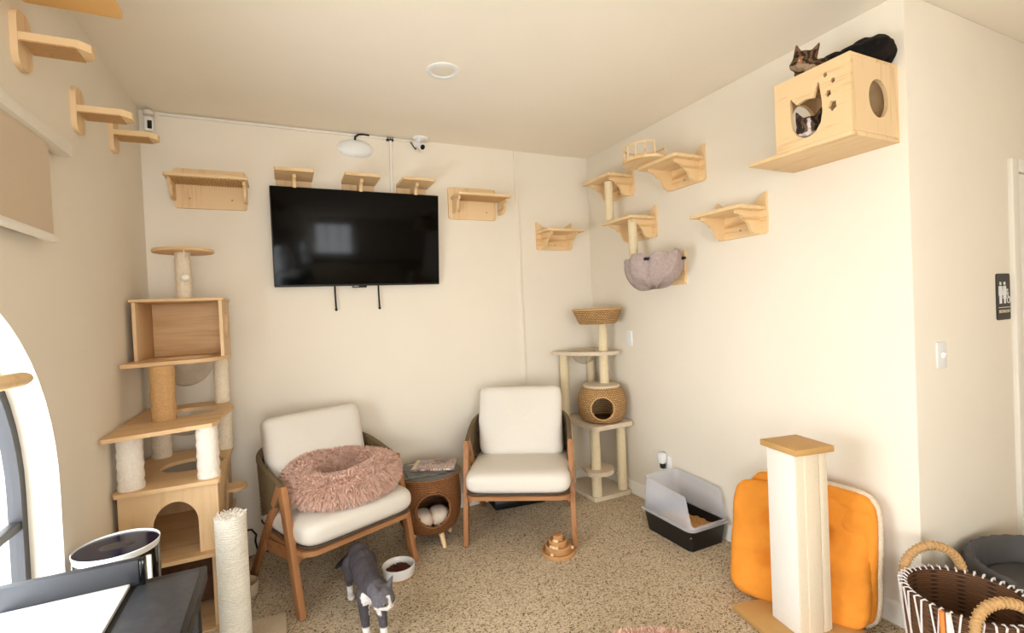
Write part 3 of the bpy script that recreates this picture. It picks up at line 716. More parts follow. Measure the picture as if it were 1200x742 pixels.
post(2.235, 3.11, .853, 1.315, .035, 'palerope', t); post(2.035, 3.37, .572, 1.075, .036, 'palerope', t); post(2.30, 3.385, .572, 1.075, .03, 'palerope', t)
bm = BM(); pl = [(1.945, 3.40), (1.955, 3.30), (2.05, 3.14), (2.16, 3.035), (2.25, 3.01), (2.33, 3.035), (2.355, 3.10), (2.355, 3.36), (2.31, 3.42), (1.98, 3.425)]
plate(bm, pl, .028, [circ(2.135, 3.235, .10, .10, 32)], 'XY', 1.075); obj('bowl_platform', bm, 'fleece', t)
bm = BM(); lathe(bm, [(.107, .005), (.1, .004)] + [(.099*math.cos(PI/2*i/10), -.105*math.sin(PI/2*i/10)) for i in range(11)], (2.135, 3.235, 1.103), 36); obj('clear_bowl', bm, 'acrylic', t)
bm = BM(); lathe(bm, [(0, 0), (.135, 0), (.145, .01), (.185, .105), (.190, .112), (.182, .115), (.135, .02), (0, .018)], n=48); bk = obj('top_basket', bm, 'wicker', t); bk.location = (2.185, 3.10, 1.316)
bm = BM(); tube(bm, [(.187*math.cos(2*PI*i/40), .187*math.sin(2*PI*i/40), .112) for i in range(40)], .007, 8, closed=True); obj('basket_rim', bm, 'rope', bk)

# ================================================================== ARMCHAIRS
def armchair(loc, rz, label):
    t = thing('armchair', label, 'armchair', loc, rz, 'wooden lounge armchairs with ivory cushions')
    for s in (-1, 1):
        bm = BM(); bar(bm, (s*.335, -.315, 0), (s*.335, -.165, .615), .032, .048, (0, 1, 0), .005, .034, .06); obj('front_leg', bm, 'teak', t)
        bm = BM(); bar(bm, (s*.322, .315, 0), (s*.333, -.145, .612), .030, .046, (0, 1, 0), .005); obj('rear_leg', bm, 'teak', t)
        bm = BM(); bar(bm, (s*.318, -.26, .285), (s*.318, .09, .25), .024, .06, (0, 0, 1), .004); obj('side_rail', bm, 'teakX', t)
    bm = BM(); bar(bm, (-.325, -.245, .278), (.325, -.245, .278), .026, .040, (0, 0, 1), .004); obj('front_rail', bm, 'teakX', t)
    bm = BM(); plate(bm, rrect(-.322, -.362, .322, .18, .07, 6), .024, (), 'XY', .298); obj('seat_base', bm, 'teakX', t)
    bm = BM(); bar(bm, (-.31, .10, .25), (.31, .10, .25), .026, .055, (0, 0, 1), .004); obj('back_rail', bm, 'teakX', t)
    for i in range(5):
        y = -.23+i*.075; bm = BM(); box(bm, (0, y, .288), (.60, .05, .014), .003); obj('seat_slat', bm, 'teakX', t)
    # rope-wound barrel back: stacked strands on a U plan that climbs towards the rear
    bm = BM(); NS = 15
    def plan(u):   # u -1..1
        a = u*PI/2*1.0
        x = .322*math.sin(a) if abs(u) < 1 else math.copysign(.322, u)
        x = math.copysign(.334*(abs(math.sin(a))**.62), u)*(1+.10*math.sin(min(1, abs(u))*PI)**2); y = -.13+.44*(max(0, math.cos(a))**.8)
        return x, y
    def zlim(u):
        c = math.cos(u*PI/2); c = max(0, c); return .56-.22*c**.6, .605+.125*c**.7
    for k in range(NS+1):
        q = k/NS; pts = []
        for i in range(49):
            u = -1+2*i/48; x, y = plan(u); z0, z1 = zlim(u); z = z0+(z1-z0)*q
            lean = .06*(z-.36)/.35*math.cos(u*PI/2)
            pts.append((x*(1+.0*q), y+lean-.03, z))
        tube(bm, pts, .0125 if k < NS else .015, 7)
    q = obj('rope_back', bm, 'ropegrey', t); q['kind'] = 'stuff'
    bm = BM(); soft(bm, (0, -.065, .394), (.655, .62, .145), .22, 64, 24, .004, 1, puff=.12); sc = obj('seat_cushion', bm, 'cushion', t, angle=80)
    bm = BM(); tube(bm, [(math.copysign(abs(math.cos(a))**.24, math.cos(a))*.318, -.065+math.copysign(abs(math.sin(a))**.24, math.sin(a))*.306, .342) for a in [2*PI*i/64 for i in range(64)]], .005, 6, closed=True); obj('piping', bm, 'seam', sc)
    rot = Matrix.Rotation(math.radians(-17), 3, 'X') @ Matrix.Rotation(PI/2, 3, 'X')
    bm = BM(); soft(bm, (0, .135, .675), (.585, .47, .150), .17, 72, 24, .012, 2, rot=rot, puff=.35); obj('back_cushion', bm, 'cushion', t, angle=80)
    return t
armchair((.198, 2.985, 0), math.radians(23), 'armchair with the pink shaggy pet bed on its ivory seat')
armchair((1.41, 2.955, 0), math.radians(-30.4), 'armchair with an empty ivory seat beside the wicker cat tree')

# ------------------------------------------------------------------ shaggy donut beds
def shag(bm, surf, count, ln, seed):
    rnd = random.Random(seed)
    for _ in range(count):
        p, nrm = surf(rnd)
        d = (nrm + Vector((rnd.uniform(-.7, .7), rnd.uniform(-.7, .7), rnd.uniform(-.8, .35)))).normalized()
        s = d.cross(Vector((rnd.uniform(-1, 1), rnd.uniform(-1, 1), rnd.uniform(-1, 1)))).normalized()*rnd.uniform(.0020, .0040)
        l = ln*rnd.uniform(.6, 1.2); mid = p + d*l*.55 + Vector((0, 0, -.003)); tip = p + d*l + Vector((0, 0, -.010))
        a, b = bm.verts.new(p-s), bm.verts.new(p+s); c, e = bm.verts.new(mid+s*.8), bm.verts.new(mid-s*.8); f = bm.verts.new(tip)
        bm.faces.new((a, b, c, e)); bm.faces.new((e, c, f))
def donut(name, label, loc, rz, R, r, ex, ey, h, count, tilt=0):
    t = thing(name, label, 'pet bed', loc, rz)
    if tilt: t.rotation_euler = (tilt, 0, rz)
    def pt(a, b):
        wob = 1+.06*math.sin(3*a+1)+.04*math.sin(5*a)
        sag = 1-.10*math.sin(a*2+.4)
        rr = R+r*wob*math.cos(b)
        return Vector((rr*math.cos(a)*ex, rr*math.sin(a)*ey, h*sag*(1+math.sin(b))))
    bm = BM(); N, K = 56, 20
    g = [[bm.verts.new(pt(2*PI*i/N, 2*PI*k/K)) for k in range(K)] for i in range(N)]
    for i in range(N):
        for k in range(K): bm.faces.new((g[i][k], g[(i+1) % N][k], g[(i+1) % N][(k+1) % K], g[i][(k+1) % K]))
    body = obj('bolster', bm, 'pink', t, angle=80)
    bm = BM(); lathe(bm, [(0, .02), (R*.6, .025), (R*.95, .05)], n=36, sx=ex, sy=ey); obj('inner_pad', bm, 'pink', t)
    def surf(rnd):
        a = rnd.uniform(0, 2*PI); b = rnd.uniform(-.75, PI+.6)
        p = pt(a, b); e = 1e-3; n = (pt(a+e, b)-p).cross(pt(a, b+e)-p)
        c = Vector((R*math.cos(a)*ex, R*math.sin(a)*ey, h)); n.normalize()
        if n.dot(p-c) < 0: n = -n
        return p, n
    bm = BM(); shag(bm, surf, count, .032, 5); me = bpy.data.meshes.new('shag_pile'); bm.to_mesh(me); bm.free(); me.materials.append(M['pink'])
    o = bpy.data.objects.new('shag_pile', me); C.objects.link(o); o.parent = t; o['kind'] = 'stuff'
    return t
donut('donut_bed', 'pink shaggy donut pet bed lying on the armchair seat', (.264, 2.905, .486), math.radians(16), .214, .082, 1.06, .90, .080, 30000, .10)
donut('donut_bed', 'pinkish shaggy pet bed lying on the floor', (1.215, 1.405, .004), .3, .16, .085, 1, 1, .055, 9000)

# ------------------------------------------------------------------ wicker side table
t = thing('side_table', 'brown wicker side table with a round cat cave opening and grey top', 'side table', (.79, 3.05, 0))
prof = [(.135, .085), (.168, .11), (.193, .16), (.203, .22), (.206, .27), (.204, .33), (.200, .39), (.195, .435)]
dense = []
for (r0, z0), (r1, z1) in zip(prof, prof[1:]):
    for i in range(4): dense.append((r0+(r1-r0)*i/4, z0+(z1-z0)*i/4))
dense.append(prof[-1])
bm = BM(); n = 80; dirn = Vector((-.12, -.99, 0)).normalized(); side = Vector((dirn.y, -dirn.x, 0)); dr, dz = .102, .262
vm = {}; grid = [[Vector((r*math.cos(2*PI*k/n), r*math.sin(2*PI*k/n), z)) for k in range(n)] for r, z in dense]
for j in range(len(dense)-1):
    for k in range(n):
        c = (grid[j][k]+grid[j+1][(k+1) % n])/2
        if c.dot(dirn) > 0 and c.dot(side)**2+(c.z-dz)**2 < dr**2: continue
        for s in (1.0, .95): bm.faces.new((gv(j, k, s), gv(j, k+1, s), gv(j+1, k+1, s), gv(j+1, k, s)))
bd = obj('wicker_body', bm, 'darkwicker', t, angle=60)
bm = BM(); ringp = []
for i in range(44):
    a = 2*PI*i/44; s_ = dr*1.04*math.cos(a); zz = dz+dr*1.04*math.sin(a)
    rr_ = next((r0+(r1-r0)*(zz-z0)/(z1-z0) for (r0, z0), (r1, z1) in zip(prof, prof[1:]) if z0 <= zz <= z1), .17)
    ringp.append(side*s_+dirn*(math.sqrt(rr_**2-s_**2)+.002)+Vector((0, 0, zz)))
tube(bm, ringp, .009, 8, closed=True); obj('door_ring', bm, 'darkwicker', bd)
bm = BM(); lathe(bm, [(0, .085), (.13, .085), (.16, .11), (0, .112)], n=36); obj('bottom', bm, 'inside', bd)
for sgn in (-1, 1):
    bm = BM(); soft(bm, (sgn*.056-.010, -.065, .172), (.125, .17, .115), .8, 24, 14, .004, sgn+3); obj('pad_lobe', bm, 'fleecewhite', bd, angle=80)
bm = BM(); lathe(bm, [(0, .436), (.200, .436), (.205, .440), (.205, .450), (.200, .454), (0, .454)], n=56); tp = obj('table_top', bm, 'tabletop', t)
bm = BM(); tube(bm, [(.206*math.cos(2*PI*i/56), .206*math.sin(2*PI*i/56), .44) for i in range(56)], .007, 8, closed=True); obj('top_edge', bm, 'darkwicker', tp)
for k in range(4):
    a = .32+PI/2*k+PI; bm = BM(); cyl(bm, (.115*math.cos(a), .115*math.sin(a), .10), (.155*math.cos(a), .155*math.sin(a), 0), .019, .013, 14); obj('leg', bm, 'pineZ', t)
# magazines
t = thing('magazine', 'dark-covered magazine lying flat on the side table', 'magazine', (.765, 3.06, .4545), math.radians(-4), 'magazines on the side table')
bx('cover', 'mag1', t, (0, 0, .004), (.24, .29, .008), .001)
bx('title_strip', 'postcream', t, (-.02, .115, .0084), (.13, .016, .0006), 0)
t = thing('magazine', 'photo-covered magazine lying on top of the dark one', 'magazine', (.845, 3.065, .4635), math.radians(-26), 'magazines on the side table')
bm = BM(); box(bm, (0, 0, .006), (.27, .20, .012), .001); mg = obj('cover', bm, 'mag2', t)
bm = BM(); box(bm, (-.124, 0, .0123), (.022, .2, .0006)); obj('spine_strip', bm, 'postcream', t)
bm = BM(); plate(bm, circ(-.075, .02, .035, .022), .0008, (), 'XY', .0121); obj('blue_panel', bm, 'magblue', t)
bm = BM()
for i, w_ in enumerate((.09, .11, .07, .1)): box(bm, (.03, .075-.022*i, .0124), (w_, .007, .0006))
obj('headline_bars', bm, 'sign', t)
# flat black tray under the second armchair
t = thing('black_tray', 'low black tray pushed against the back wall beneath the empty armchair', 'tray', (1.53, 3.31, 0), math.radians(-6))
bm = BM(); box(bm, (0, 0, .035), (.40, .20, .07), .012)
obj('tub', bm, 'black', t); bx('rim', 'black', t, (0, 0, .072), (.415, .212, .012), .005)

# ================================================================== TOY, BOWLS
t = thing('ball_track_toy', 'round tiered wooden ball track toy on the carpet', 'cat toy', (1.412, 2.497, 0))
for r, z in ((.100, 0), (.076, .032), (.054, .062)):
    bm = BM(); lathe(bm, [(0, z), (r, z), (r, z+.016), (r-.004, z+.02), (r-.008, z+.02), (r-.008, z+.012), (r-.024, z+.012), (r-.024, z+.033), (0, z+.033)], n=44); obj('tier', bm, 'toywood', t)
bm = BM(); lathe(bm, [(0, .09), (.030, .09), (.030, .104), (.026, .108), (0, .108)], n=32); obj('knob', bm, 'toywood', t)
for r, z, angs in ((.084, .022, (3.75, 5.95)), (.060, .054, (3.45, 3.75, 4.05)), (.038, .083, (3.6, 4.0))):
    for a in angs: bm = BM(); soft(bm, (r*math.cos(a), r*math.sin(a), z), (.022, .022, .022), 1, 14, 8); obj('ball', bm, 'pineX', t)
t = thing('food_bowl', 'white food bowl with brown kibble behind the grey cat', 'bowl', (.515, 2.72, 0))
bm = BM(); lathe(bm, [(0, 0), (.078, 0), (.08, .004), (.08, .012), (0, .012)], n=44); obj('wooden_base', bm, 'toywood', t)
bm = BM(); lathe(bm, [(0, .012), (.082, .012), (.087, .018), (.09, .066), (.086, .068), (.082, .064), (.078, .024), (0, .02)], n=44); obj('dish', bm, 'ceramic', t)
bm = BM(); rnd = random.Random(3)
lathe(bm, [(0, .045), (.05, .04), (.072, .03), (.078, .024)], n=30)
for i in range(160):
    a = rnd.uniform(0, 2*PI); q = .068*math.sqrt(rnd.random()); soft(bm, (q*math.cos(a), q*math.sin(a), .046-q*.15+rnd.uniform(-.002, .004)), (.012, .011, .007), 1, 6, 4)
k = obj('kibble', bm, 'kibble', t); k['kind'] = 'stuff'
t = thing('felt_bowl', 'small beige felt bowl on the floor behind the white scratching post', 'bowl', (-.258, 2.93, 0))
bm = BM(); lathe(bm, [(0, 0), (.064, 0), (.072, .02), (.074, .07), (.071, .077), (.064, .075), (.060, .02), (0, .012)], n=40); obj('shell', bm, 'felt', t, angle=70)
bm = BM(); lathe(bm, [(0, .03), (.05, .028), (.061, .022)], n=30); obj('filling', bm, 'inside', t)
bm = BM(); tube(bm, [(-.30, 3.41, .16), (-.285, 3.40, .17), (-.24, 3.41, .165), (-.215, 3.405, .13), (-.222, 3.41, .09), (-.21, 3.41, .02), (-.12, 3.405, .006), (.02, 3.41, .006)], .006, 8)
tag(obj('power_cord', bm, 'rubber'), 'black power cord by the back wall behind the occupied armchair', 'cord')

# ================================================================== SCRATCHING POSTS
t = thing('sisal_scratching_post', 'white round sisal scratching post with frayed top on a beige base', 'scratching post', (-.25, 2.44, 0), 0)
bm = BM(); plate(bm, rrect(-.175, -.19, .195, .195, .01, 3), .022, (), 'XY', 0); obj('base', bm, 'felt', t)
bm = BM(); lathe(bm, roped(.060, .022, .615, .0105, .0030), n=40); obj('post', bm, 'whitesisal', t)
bm = BM(); rnd = random.Random(9)
for i in range(260):
    a = rnd.uniform(0, 2*PI); q = .058*math.sqrt(rnd.random()); p = Vector((q*math.cos(a), q*math.sin(a), .612)); d = Vector((rnd.uniform(-.5, .5), rnd.uniform(-.5, .5), rnd.uniform(.15, .8)))*.022
    tube(bm, [p, p+d*.6, p+d+Vector((rnd.uniform(-.006, .006), rnd.uniform(-.006, .006), -.002))], [.0022, .002, .0012], 5)
q = obj('frayed_fibres', bm, 'whiteplush', t); q['kind'] = 'stuff'
t = thing('square_scratching_post', 'square white carpeted scratching post with tan cap and base', 'scratching post', (2.0, 1.392, 0), math.radians(-11))
bm = BM(); box(bm, (0, 0, .012), (.40, .40, .024), .003); obj('base', bm, 'tan', t)
bm = BM(); box(bm, (0, 0, .409), (.164, .158, .770), .006); col = obj('column', bm, 'postcream', t)
bx('carpet_face', 'postwhite', t, (-.084, 0, .409), (.006, .150, .768), .002)
bm = BM(); box(bm, (-.005, -.081, .409), (.07, .006, .768), .002); obj('front_strip', bm, 'postcream', t)
bm = BM(); box(bm, (.048, -.0805, .409), (.03, .005, .768), .002); obj('front_strip', bm, 'postcream', t)
bx('cap', 'tan', t, (0, 0, .808), (.20, .20, .028), .004)

# ================================================================== ORANGE CUSHIONS
def floor_cushion(A, B, hgt, thick, lean, label, mat, trim, seed):
    """stands on edge A-B and leans back towards the wall"""
    A, B = Vector(A), Vector(B); w = (B-A).length; d = (B-A).normalized(); nrm = Vector((-d.y, d.x, 0))
    t = thing('floor_cushion', label, 'cushion', ((A.x+B.x)/2, (A.y+B.y)/2, 0), math.atan2(d.y, d.x), 'orange floor cushions')
    bm = BM(); N1, N2 = 44, 44
    def pt(u, v, sgn):
        e = max(abs(u), abs(v)); edge = (1-abs(u)**5)*(1-abs(v)**5)
        th = thick*.5*(.30+.70*edge**.5) 
        for cu, cv in ((-.36, -.3), (.36, -.3), (-.36, .36), (.36, .36), (0, .02)): th -= thick*.36*math.exp(-((u-cu)**2+(v-cv)**2)/.014)
        th -= thick*.10*(math.exp(-((v-.36)**2)/.01)+math.exp(-((v+.3)**2)/.01))*(1-u*u)
        rnd_ = 1-.05*(abs(u)**6)*(abs(v)**6)*2
        p = Vector((u*w/2*rnd_, sgn*th, hgt/2*(1+v*rnd_)))
        p.y += .012*noise.noise(Vector((u*3, v*3, seed)))+.007*noise.noise(Vector((u*6, v*11, seed+4)))+.004*noise.noise(Vector((u*8, v*24, seed+9)))
        return p
    rot = Matrix.Rotation(-lean, 3, 'X')
    L = {}
    for sgn in (-1, 1):
        for i in range(N1+1):
            for j in range(N2+1):
                u, v = -1+2*i/N1, -1+2*j/N2
                L[(sgn, i, j)] = bm.verts.new(rot @ pt(u, v, sgn) + Vector((0, 0, .012)))
    for sgn in (-1, 1):
        for i in range(N1):
            for j in range(N2): bm.faces.new([L[(sgn, a, b)] for a, b in ((i, j), (i+1, j), (i+1, j+1), (i, j+1))])
    ring = [(i, 0) for i in range(N1)]+[(N1, j) for j in range(N2)]+[(i, N2) for i in range(N1, 0, -1)]+[(0, j) for j in range(N2, 0, -1)]
    for a, b in zip(ring, ring[1:]+ring[:1]):
        bm.faces.new((L[(-1, *a)], L[(-1, *b)], L[(1, *b)], L[(1, *a)]))
    lo = min(v.co.z for v in bm.verts)
    for v in bm.verts: v.co.z -= lo
    obj('cushion_body', bm, mat, t, angle=70)
    if trim:
        bm = BM(); pts = [rot @ (pt(-1+2*i/N1, -1+2*j/N2, 0) + Vector((0, .012, 0))) + Vector((0, 0, .012-lo)) for i, j in ring[::2]]
        tube(bm, pts, .016, 8, closed=True); bm.verts.ensure_lookup_table()
        mz = min(v.co.z for v in bm.verts)
        for v in bm.verts: v.co.z = max(v.co.z, .001)
        obj('fleece_edge', bm, 'fleece', t, angle=80)
    return t
floor_cushion((1.965, 1.745, 0), (2.185, 1.212, 0), .55, .105, .28, 'plain orange cushion directly behind the square scratching post', 'orange', False, 1)
floor_cushion((2.125, 1.755, 0), (2.235, 1.215, 0), .575, .085, .11, 'orange cushion with cream fleece edge against the right wall', 'orange', True, 6)

# ================================================================== LITTER BOX
t = thing('litter_box', 'black litter box with frosted high-sided shield by the right wall', 'litter box', (2.205, 2.295, 0))
def rr(sx, sy, r, z): return [Vector((x, y, z)) for x, y in rrect(-sx, -sy, sx, sy, r, 6)]
bm = BM(); secs = [rr(.132, .190, .03, 0), rr(.150, .212, .04, .13), rr(.146, .208, .038, .13), rr(.130, .188, .03, .012)]
rows = [[bm.verts.new(p) for p in s] for s in secs]; n = len(rows[0])
for A, B in zip(rows, rows[1:]):
    for k in range(n): bm.faces.new((A[k], A[(k+1) % n], B[(k+1) % n], B[k]))
bm.faces.new(rows[0][::-1]); bm.faces.new(rows[-1]); obj('tub', bm, 'black', t)
bm = BM(); secs = [rr(.148, .21, .04, .128), rr(.162, .225, .045, .128), rr(.162, .225, .045, .14), rr(.148, .21, .04, .14)]
rows = [[bm.verts.new(p) for p in s] for s in secs]
for A, B in zip(rows, rows[1:]+rows[:1]):
    for k in range(n): bm.faces.new((A[k], A[(k+1) % n], B[(k+1) % n], B[k]))
sh = obj('shield_rim', bm, 'frost', t)
bm = BM(); base = []
full = rrect(-.150, -.212, .150, .212, .045, 8); 
dp = []
for i in range(len(full)):
    a, b = Vector(full[i]), Vector(full[(i+1) % len(full)]); m_ = max(1, int((b-a).length/.015))
    for k in range(m_): dp.append(a+(b-a)*k/m_)
lo_, hi_ = [], []
for p in dp:
    f = min(1, max(0, (p.y+.208)/.035)); f = f*f*(3-2*f); hh = .012+.178*f+.012*(p.y/.2)*f; sc_ = 1-.06*hh/.19
    lo_.append(bm.verts.new((p.x, p.y, .139))); hi_.append(bm.verts.new((p.x*sc_, p.y*sc_, .139+hh)))
for k in range(len(dp)): bm.faces.new((lo_[k], lo_[(k+1) % len(dp)], hi_[(k+1) % len(dp)], hi_[k]))
o = obj('shield_wall', bm, 'frost', sh, angle=60); md = o.modifiers.new('thickness', 'SOLIDIFY'); md.thickness = .003
bm = BM(); rnd = random.Random(4); g = 26; gr = [[bm.verts.new((-.138+.276*i/g, -.198+.396*j/g, .065+.024*noise.noise(Vector((i*.3, j*.3, 0)))+rnd.uniform(-.003, .003)+.02*(1-j/g))) for j in range(g+1)] for i in range(g+1)]
for i in range(g):
    for j in range(g): bm.faces.new((gr[i][j], gr[i+1][j], gr[i+1][j+1], gr[i][j+1]))
q = obj('litter', bm, 'litter', t); q['kind'] = 'stuff'

# ================================================================== FOREGROUND TABLE, SCREEN, BIN
t = thing('black_table', 'black table with grey speckled top in front of the arched window', 'table', (0, 0, 0))
bx('table_top', 'black', t, (-.4625, 1.27, .7125), (.445, .86, .045), .004)
bm = BM(); box(bm, (-.328, 1.265, .7355), (.15, .81, .002), .0005); obj('laminate_inlay', bm, 'greytop', t)
for x, y in ((-.65, .89), (-.28, .89), (-.65, 1.66), (-.28, 1.66)): bx('leg', 'black', t, (x, y, .345), (.045, .045, .690), .004)
bx('apron', 'black', t, (-.465, 1.675, .645), (.34, .02, .09), .002)
t = thing('display_unit', 'glossy counter panel painted white as window reflection with raised slate-grey back on the black table', 'display', (-.55, 1.36, .7366))
bx('reflection_panel', 'ceramic', t, (0, -.03, .006), (.27, .66, .012), .003)  # white colour stands in for the bright window mirrored in the glossy top
bx('back_panel', 'slate', t, (.008, .315, .036), (.296, .028, .072), .006)
bx('end_cap', 'gloss', t, (.162, .315, .034), (.012, .030, .068), .003)
t = thing('cylinder_bin', 'black cylinder bin with navy top and white rim behind the black table', 'bin', (-.545, 2.06, 0))
bm = BM(); lathe(bm, [(0, 0), (.112, 0), (.116, .01), (.118, .70), (0, .70)], n=56); obj('drum', bm, 'gloss', t)
bm = BM(); lathe(bm, [(.1185, .714), (.1195, .720), (.1178, .722), (.1168, .720), (.1165, .70)], n=56); obj('rim', bm, 'white', t)
bm = BM(); lathe(bm, [(.117, .716), (.09, .7165), (0, .717)], n=56); obj('lid', bm, 'navy', t)
bm = BM(); lathe(bm, [(.045, .7168), (.042, .7180), (0, .7180)], n=36, sx=1.1, sy=.7); obj('lid_reflection', bm, 'sign', t)  # brownish oval reflection on the lid, painted as a dark disc
bm = BM(); box(bm, (.098, -.07, .36), (.02, .012, .66), .004); obj('side_strip', bm, 'white', t)

# ================================================================== BASKET AND CHAIR BY THE PASSAGE
t = thing('woven_basket', 'brown woven basket with white string lacing and two wrapped handles', 'basket', (2.21, .895, 0))
RB, HB = .188, .345
bm = BM(); lathe(bm, [(0, 0), (.15, 0), (.165, .02), (.185, .2), (RB, HB-.01), (RB, HB), (RB-.012, HB), (.172, .2), (.15, .02), (0, .015)], n=56); obj('basket_body', bm, 'basketweave', t, angle=60)
NST = 44
def rb(z): return .160+(RB+.004-.160)*min(1, z/HB)+.006
for i in range(NST):
    a = 2*PI*i/NST; off = 2*PI/NST*(1.0 if i % 2 else -1.0)*1.2
    bm = BM(); pts = []
    for q in range(7):
        z = .015+(HB-.01)*(1-q/6); aa = a+off*q/6; pts.append(((rb(z)+.002)*math.cos(aa), (rb(z)+.002)*math.sin(aa), z))
    pts = [((RB-.014)*math.cos(a), (RB-.014)*math.sin(a), HB-.002), ((RB-.004)*math.cos(a), (RB-.004)*math.sin(a), HB+.006)] + pts
    tube(bm, pts, .0032, 5); obj('string', bm, 'cord', t)
for k, (a, mt) in enumerate(((3.18, 'ocord'), (3.27, 'cord'))):
    bm = BM(); pts = [((rb(z)+.006)*math.cos(a), (rb(z)+.006)*math.sin(a), z) for z in (HB+.004, .35, .25, .15, .03)]; tube(bm, pts, .008, 8); obj('coloured_band', bm, mt, t)
for s, ca in ((1, math.radians(55)), (-1, math.radians(235))):
    bm = BM(); pts = []; d = Vector((math.cos(ca), math.sin(ca), 0)); sd = Vector((-d.y, d.x, 0))
    for i in range(25):
        a = PI*i/24; pts.append(d*(RB+.002-.02*math.sin(a)*(.2 if s > 0 else 1.2)) + sd*(.105*math.cos(a)) + Vector((0, 0, HB-.03+(.118 if s > 0 else .10)*math.sin(a))))
    rs = [.0150+.0016*math.sin(i*2.4) for i in range(25)]
    tube(bm, pts, rs, 10); h = obj('handle', bm, 'handle', t)
    bm = BM()
    for i in range(0, 24):
        p = (pts[i]+pts[i+1])/2; tn = (pts[i+1]-pts[i]).normalized(); x = tn.cross(d).normalized(); y = tn.cross(x)
        tube(bm, [p+x*(.0165*math.cos(b))+y*(.0165*math.sin(b))+tn*(.002*math.sin(b)) for b in [2*PI*j/10 for j in range(10)]], .0026, 5, closed=True)
    obj('binding', bm, 'rope', h)
t = thing('tub_chair', 'low charcoal grey ribbed tub chair in the passage behind the basket', 'chair', (2.735, .825, 0), math.radians(-10))
bm = BM(); N = 60; secs = []
def tubsec(r, z, drop): 
    out = []
    for k in range(N):
        a = 2*PI*k/N; rib = .004*(1 if k % 2 else -1)
        out.append(Vector(((r+rib)*math.cos(a)*1.08, (r+rib)*math.sin(a)*.95, z - drop*max(0, -math.sin(a)))))
    return out
secs = [tubsec(.18, 0, 0), tubsec(.235, .03, 0), tubsec(.265, .20, .0), tubsec(.275, .335, .11), tubsec(.262, .348, .11), tubsec(.245, .335, .11), tubsec(.235, .21, .0)]
rows = [[bm.verts.new(p) for p in s] for s in secs]
for A, B in zip(rows, rows[1:]):
    for k in range(N): bm.faces.new((A[k], A[(k+1) % N], B[(k+1) % N], B[k]))
bm.faces.new(rows[0][::-1]); bm.faces.new(rows[-1]); obj('shell', bm, 'chairgrey', t, angle=50)
bm = BM(); lathe(bm, [(0, .205), (.225, .205), (.235, .22), (.225, .24), (0, .245)], n=44, sx=1.05, sy=.92); obj('seat_pad', bm, 'chairgrey', t)

# ================================================================== CATS
def cat_mesh(name, balls, cones, colour, voxel=.0055, smooth=3):
    """one continuous skin over a set of overlapping volumes"""
    bm = BM()
    for p, r in balls:
        v = bmesh.ops.create_icosphere(bm, subdivisions=2, radius=1.0)['verts']
        for q in v: q.co = Vector((q.co.x*r[0], q.co.y*r[1], q.co.z*r[2])) + Vector(p)
    for base, tip, rad, flat in cones:
        b, tp_ = Vector(base), Vector(tip); ax_ = tp_-b
        v = bmesh.ops.create_cone(bm, cap_ends=True, segments=12, radius1=rad, radius2=.004, depth=ax_.length)['verts']
        M4 = Matrix.Translation((b+tp_)/2) @ ax_.to_track_quat('Z', 'Y').to_matrix().to_4x4() @ Matrix.Diagonal((flat[0], flat[1], 1, 1))
        for q in v: q.co = M4 @ q.co
    me = bpy.data.meshes.new('tmp'); bm.to_mesh(me); bm.free(); tmp = bpy.data.objects.new('tmp', me); C.objects.link(tmp)
    r = tmp.modifiers.new('r', 'REMESH'); r.mode = 'VOXEL'; r.voxel_size = voxel
    s = tmp.modifiers.new('s', 'SMOOTH'); s.factor = .5; s.iterations = smooth
    bpy.context.view_layer.update()
    me2 = bpy.data.meshes.new_from_object(tmp.evaluated_get(bpy.context.evaluated_depsgraph_get())); bpy.data.objects.remove(tmp)
    me2.name = name
    for p in me2.polygons: p.use_smooth = True
    at = me2.color_attributes.new('coat', 'FLOAT_COLOR', 'POINT')
    for i, v in enumerate(me2.vertices): at.data[i].color = (*lin(colour(v.co)), 1)
    me2.materials.clear(); me2.materials.append(M['coat'])
    o = bpy.data.objects.new(name, me2); C.objects.link(o); return o
def chain(pts, rs, out, step_=.5):
    for (a, b, r0, r1) in zip(pts, pts[1:], rs, rs[1:]):
        a, b = Vector(a), Vector(b); n = max(1, int((b-a).length/(min(r0, r1)*step_)))
        for i in range(n+1):
            q = i/n; r = r0+(r1-r0)*q; out.append((a+(b-a)*q, (r, r, r)))
def head_parts(c, yaw, pitch, k, balls, cones, roll=0):
    """head looking along -Y before turning; k scales a 0.1 m head"""
    R3 = Matrix.Rotation(yaw, 3, 'Z') @ Matrix.Rotation(pitch, 3, 'X') @ Matrix.Rotation(roll, 3, 'Y')
    c = Vector(c); P = lambda x, y, z: c + R3 @ (Vector((x, y, z))*k)
    balls.append((P(0, 0, 0), (.046*k,)*3)); balls.append((P(0, -.012, -.006), (.044*k, .044*k, .040*k)))
    for s in (-1, 1):
        balls.append((P(s*.022, -.018, -.014), (.026*k, .026*k, .022*k)))
        balls.append((P(s*.009, -.045, -.016), (.014*k, .013*k, .012*k)))
        cones.append((P(s*.027, .004, .024), P(s*.043, .004, .070), .026*k, (1, .62)))
    balls.append((P(0, -.048, -.008), (.010*k, .016*k, .012*k))); balls.append((P(0, -.044, -.026), (.013*k, .012*k, .009*k)))
    return P, R3
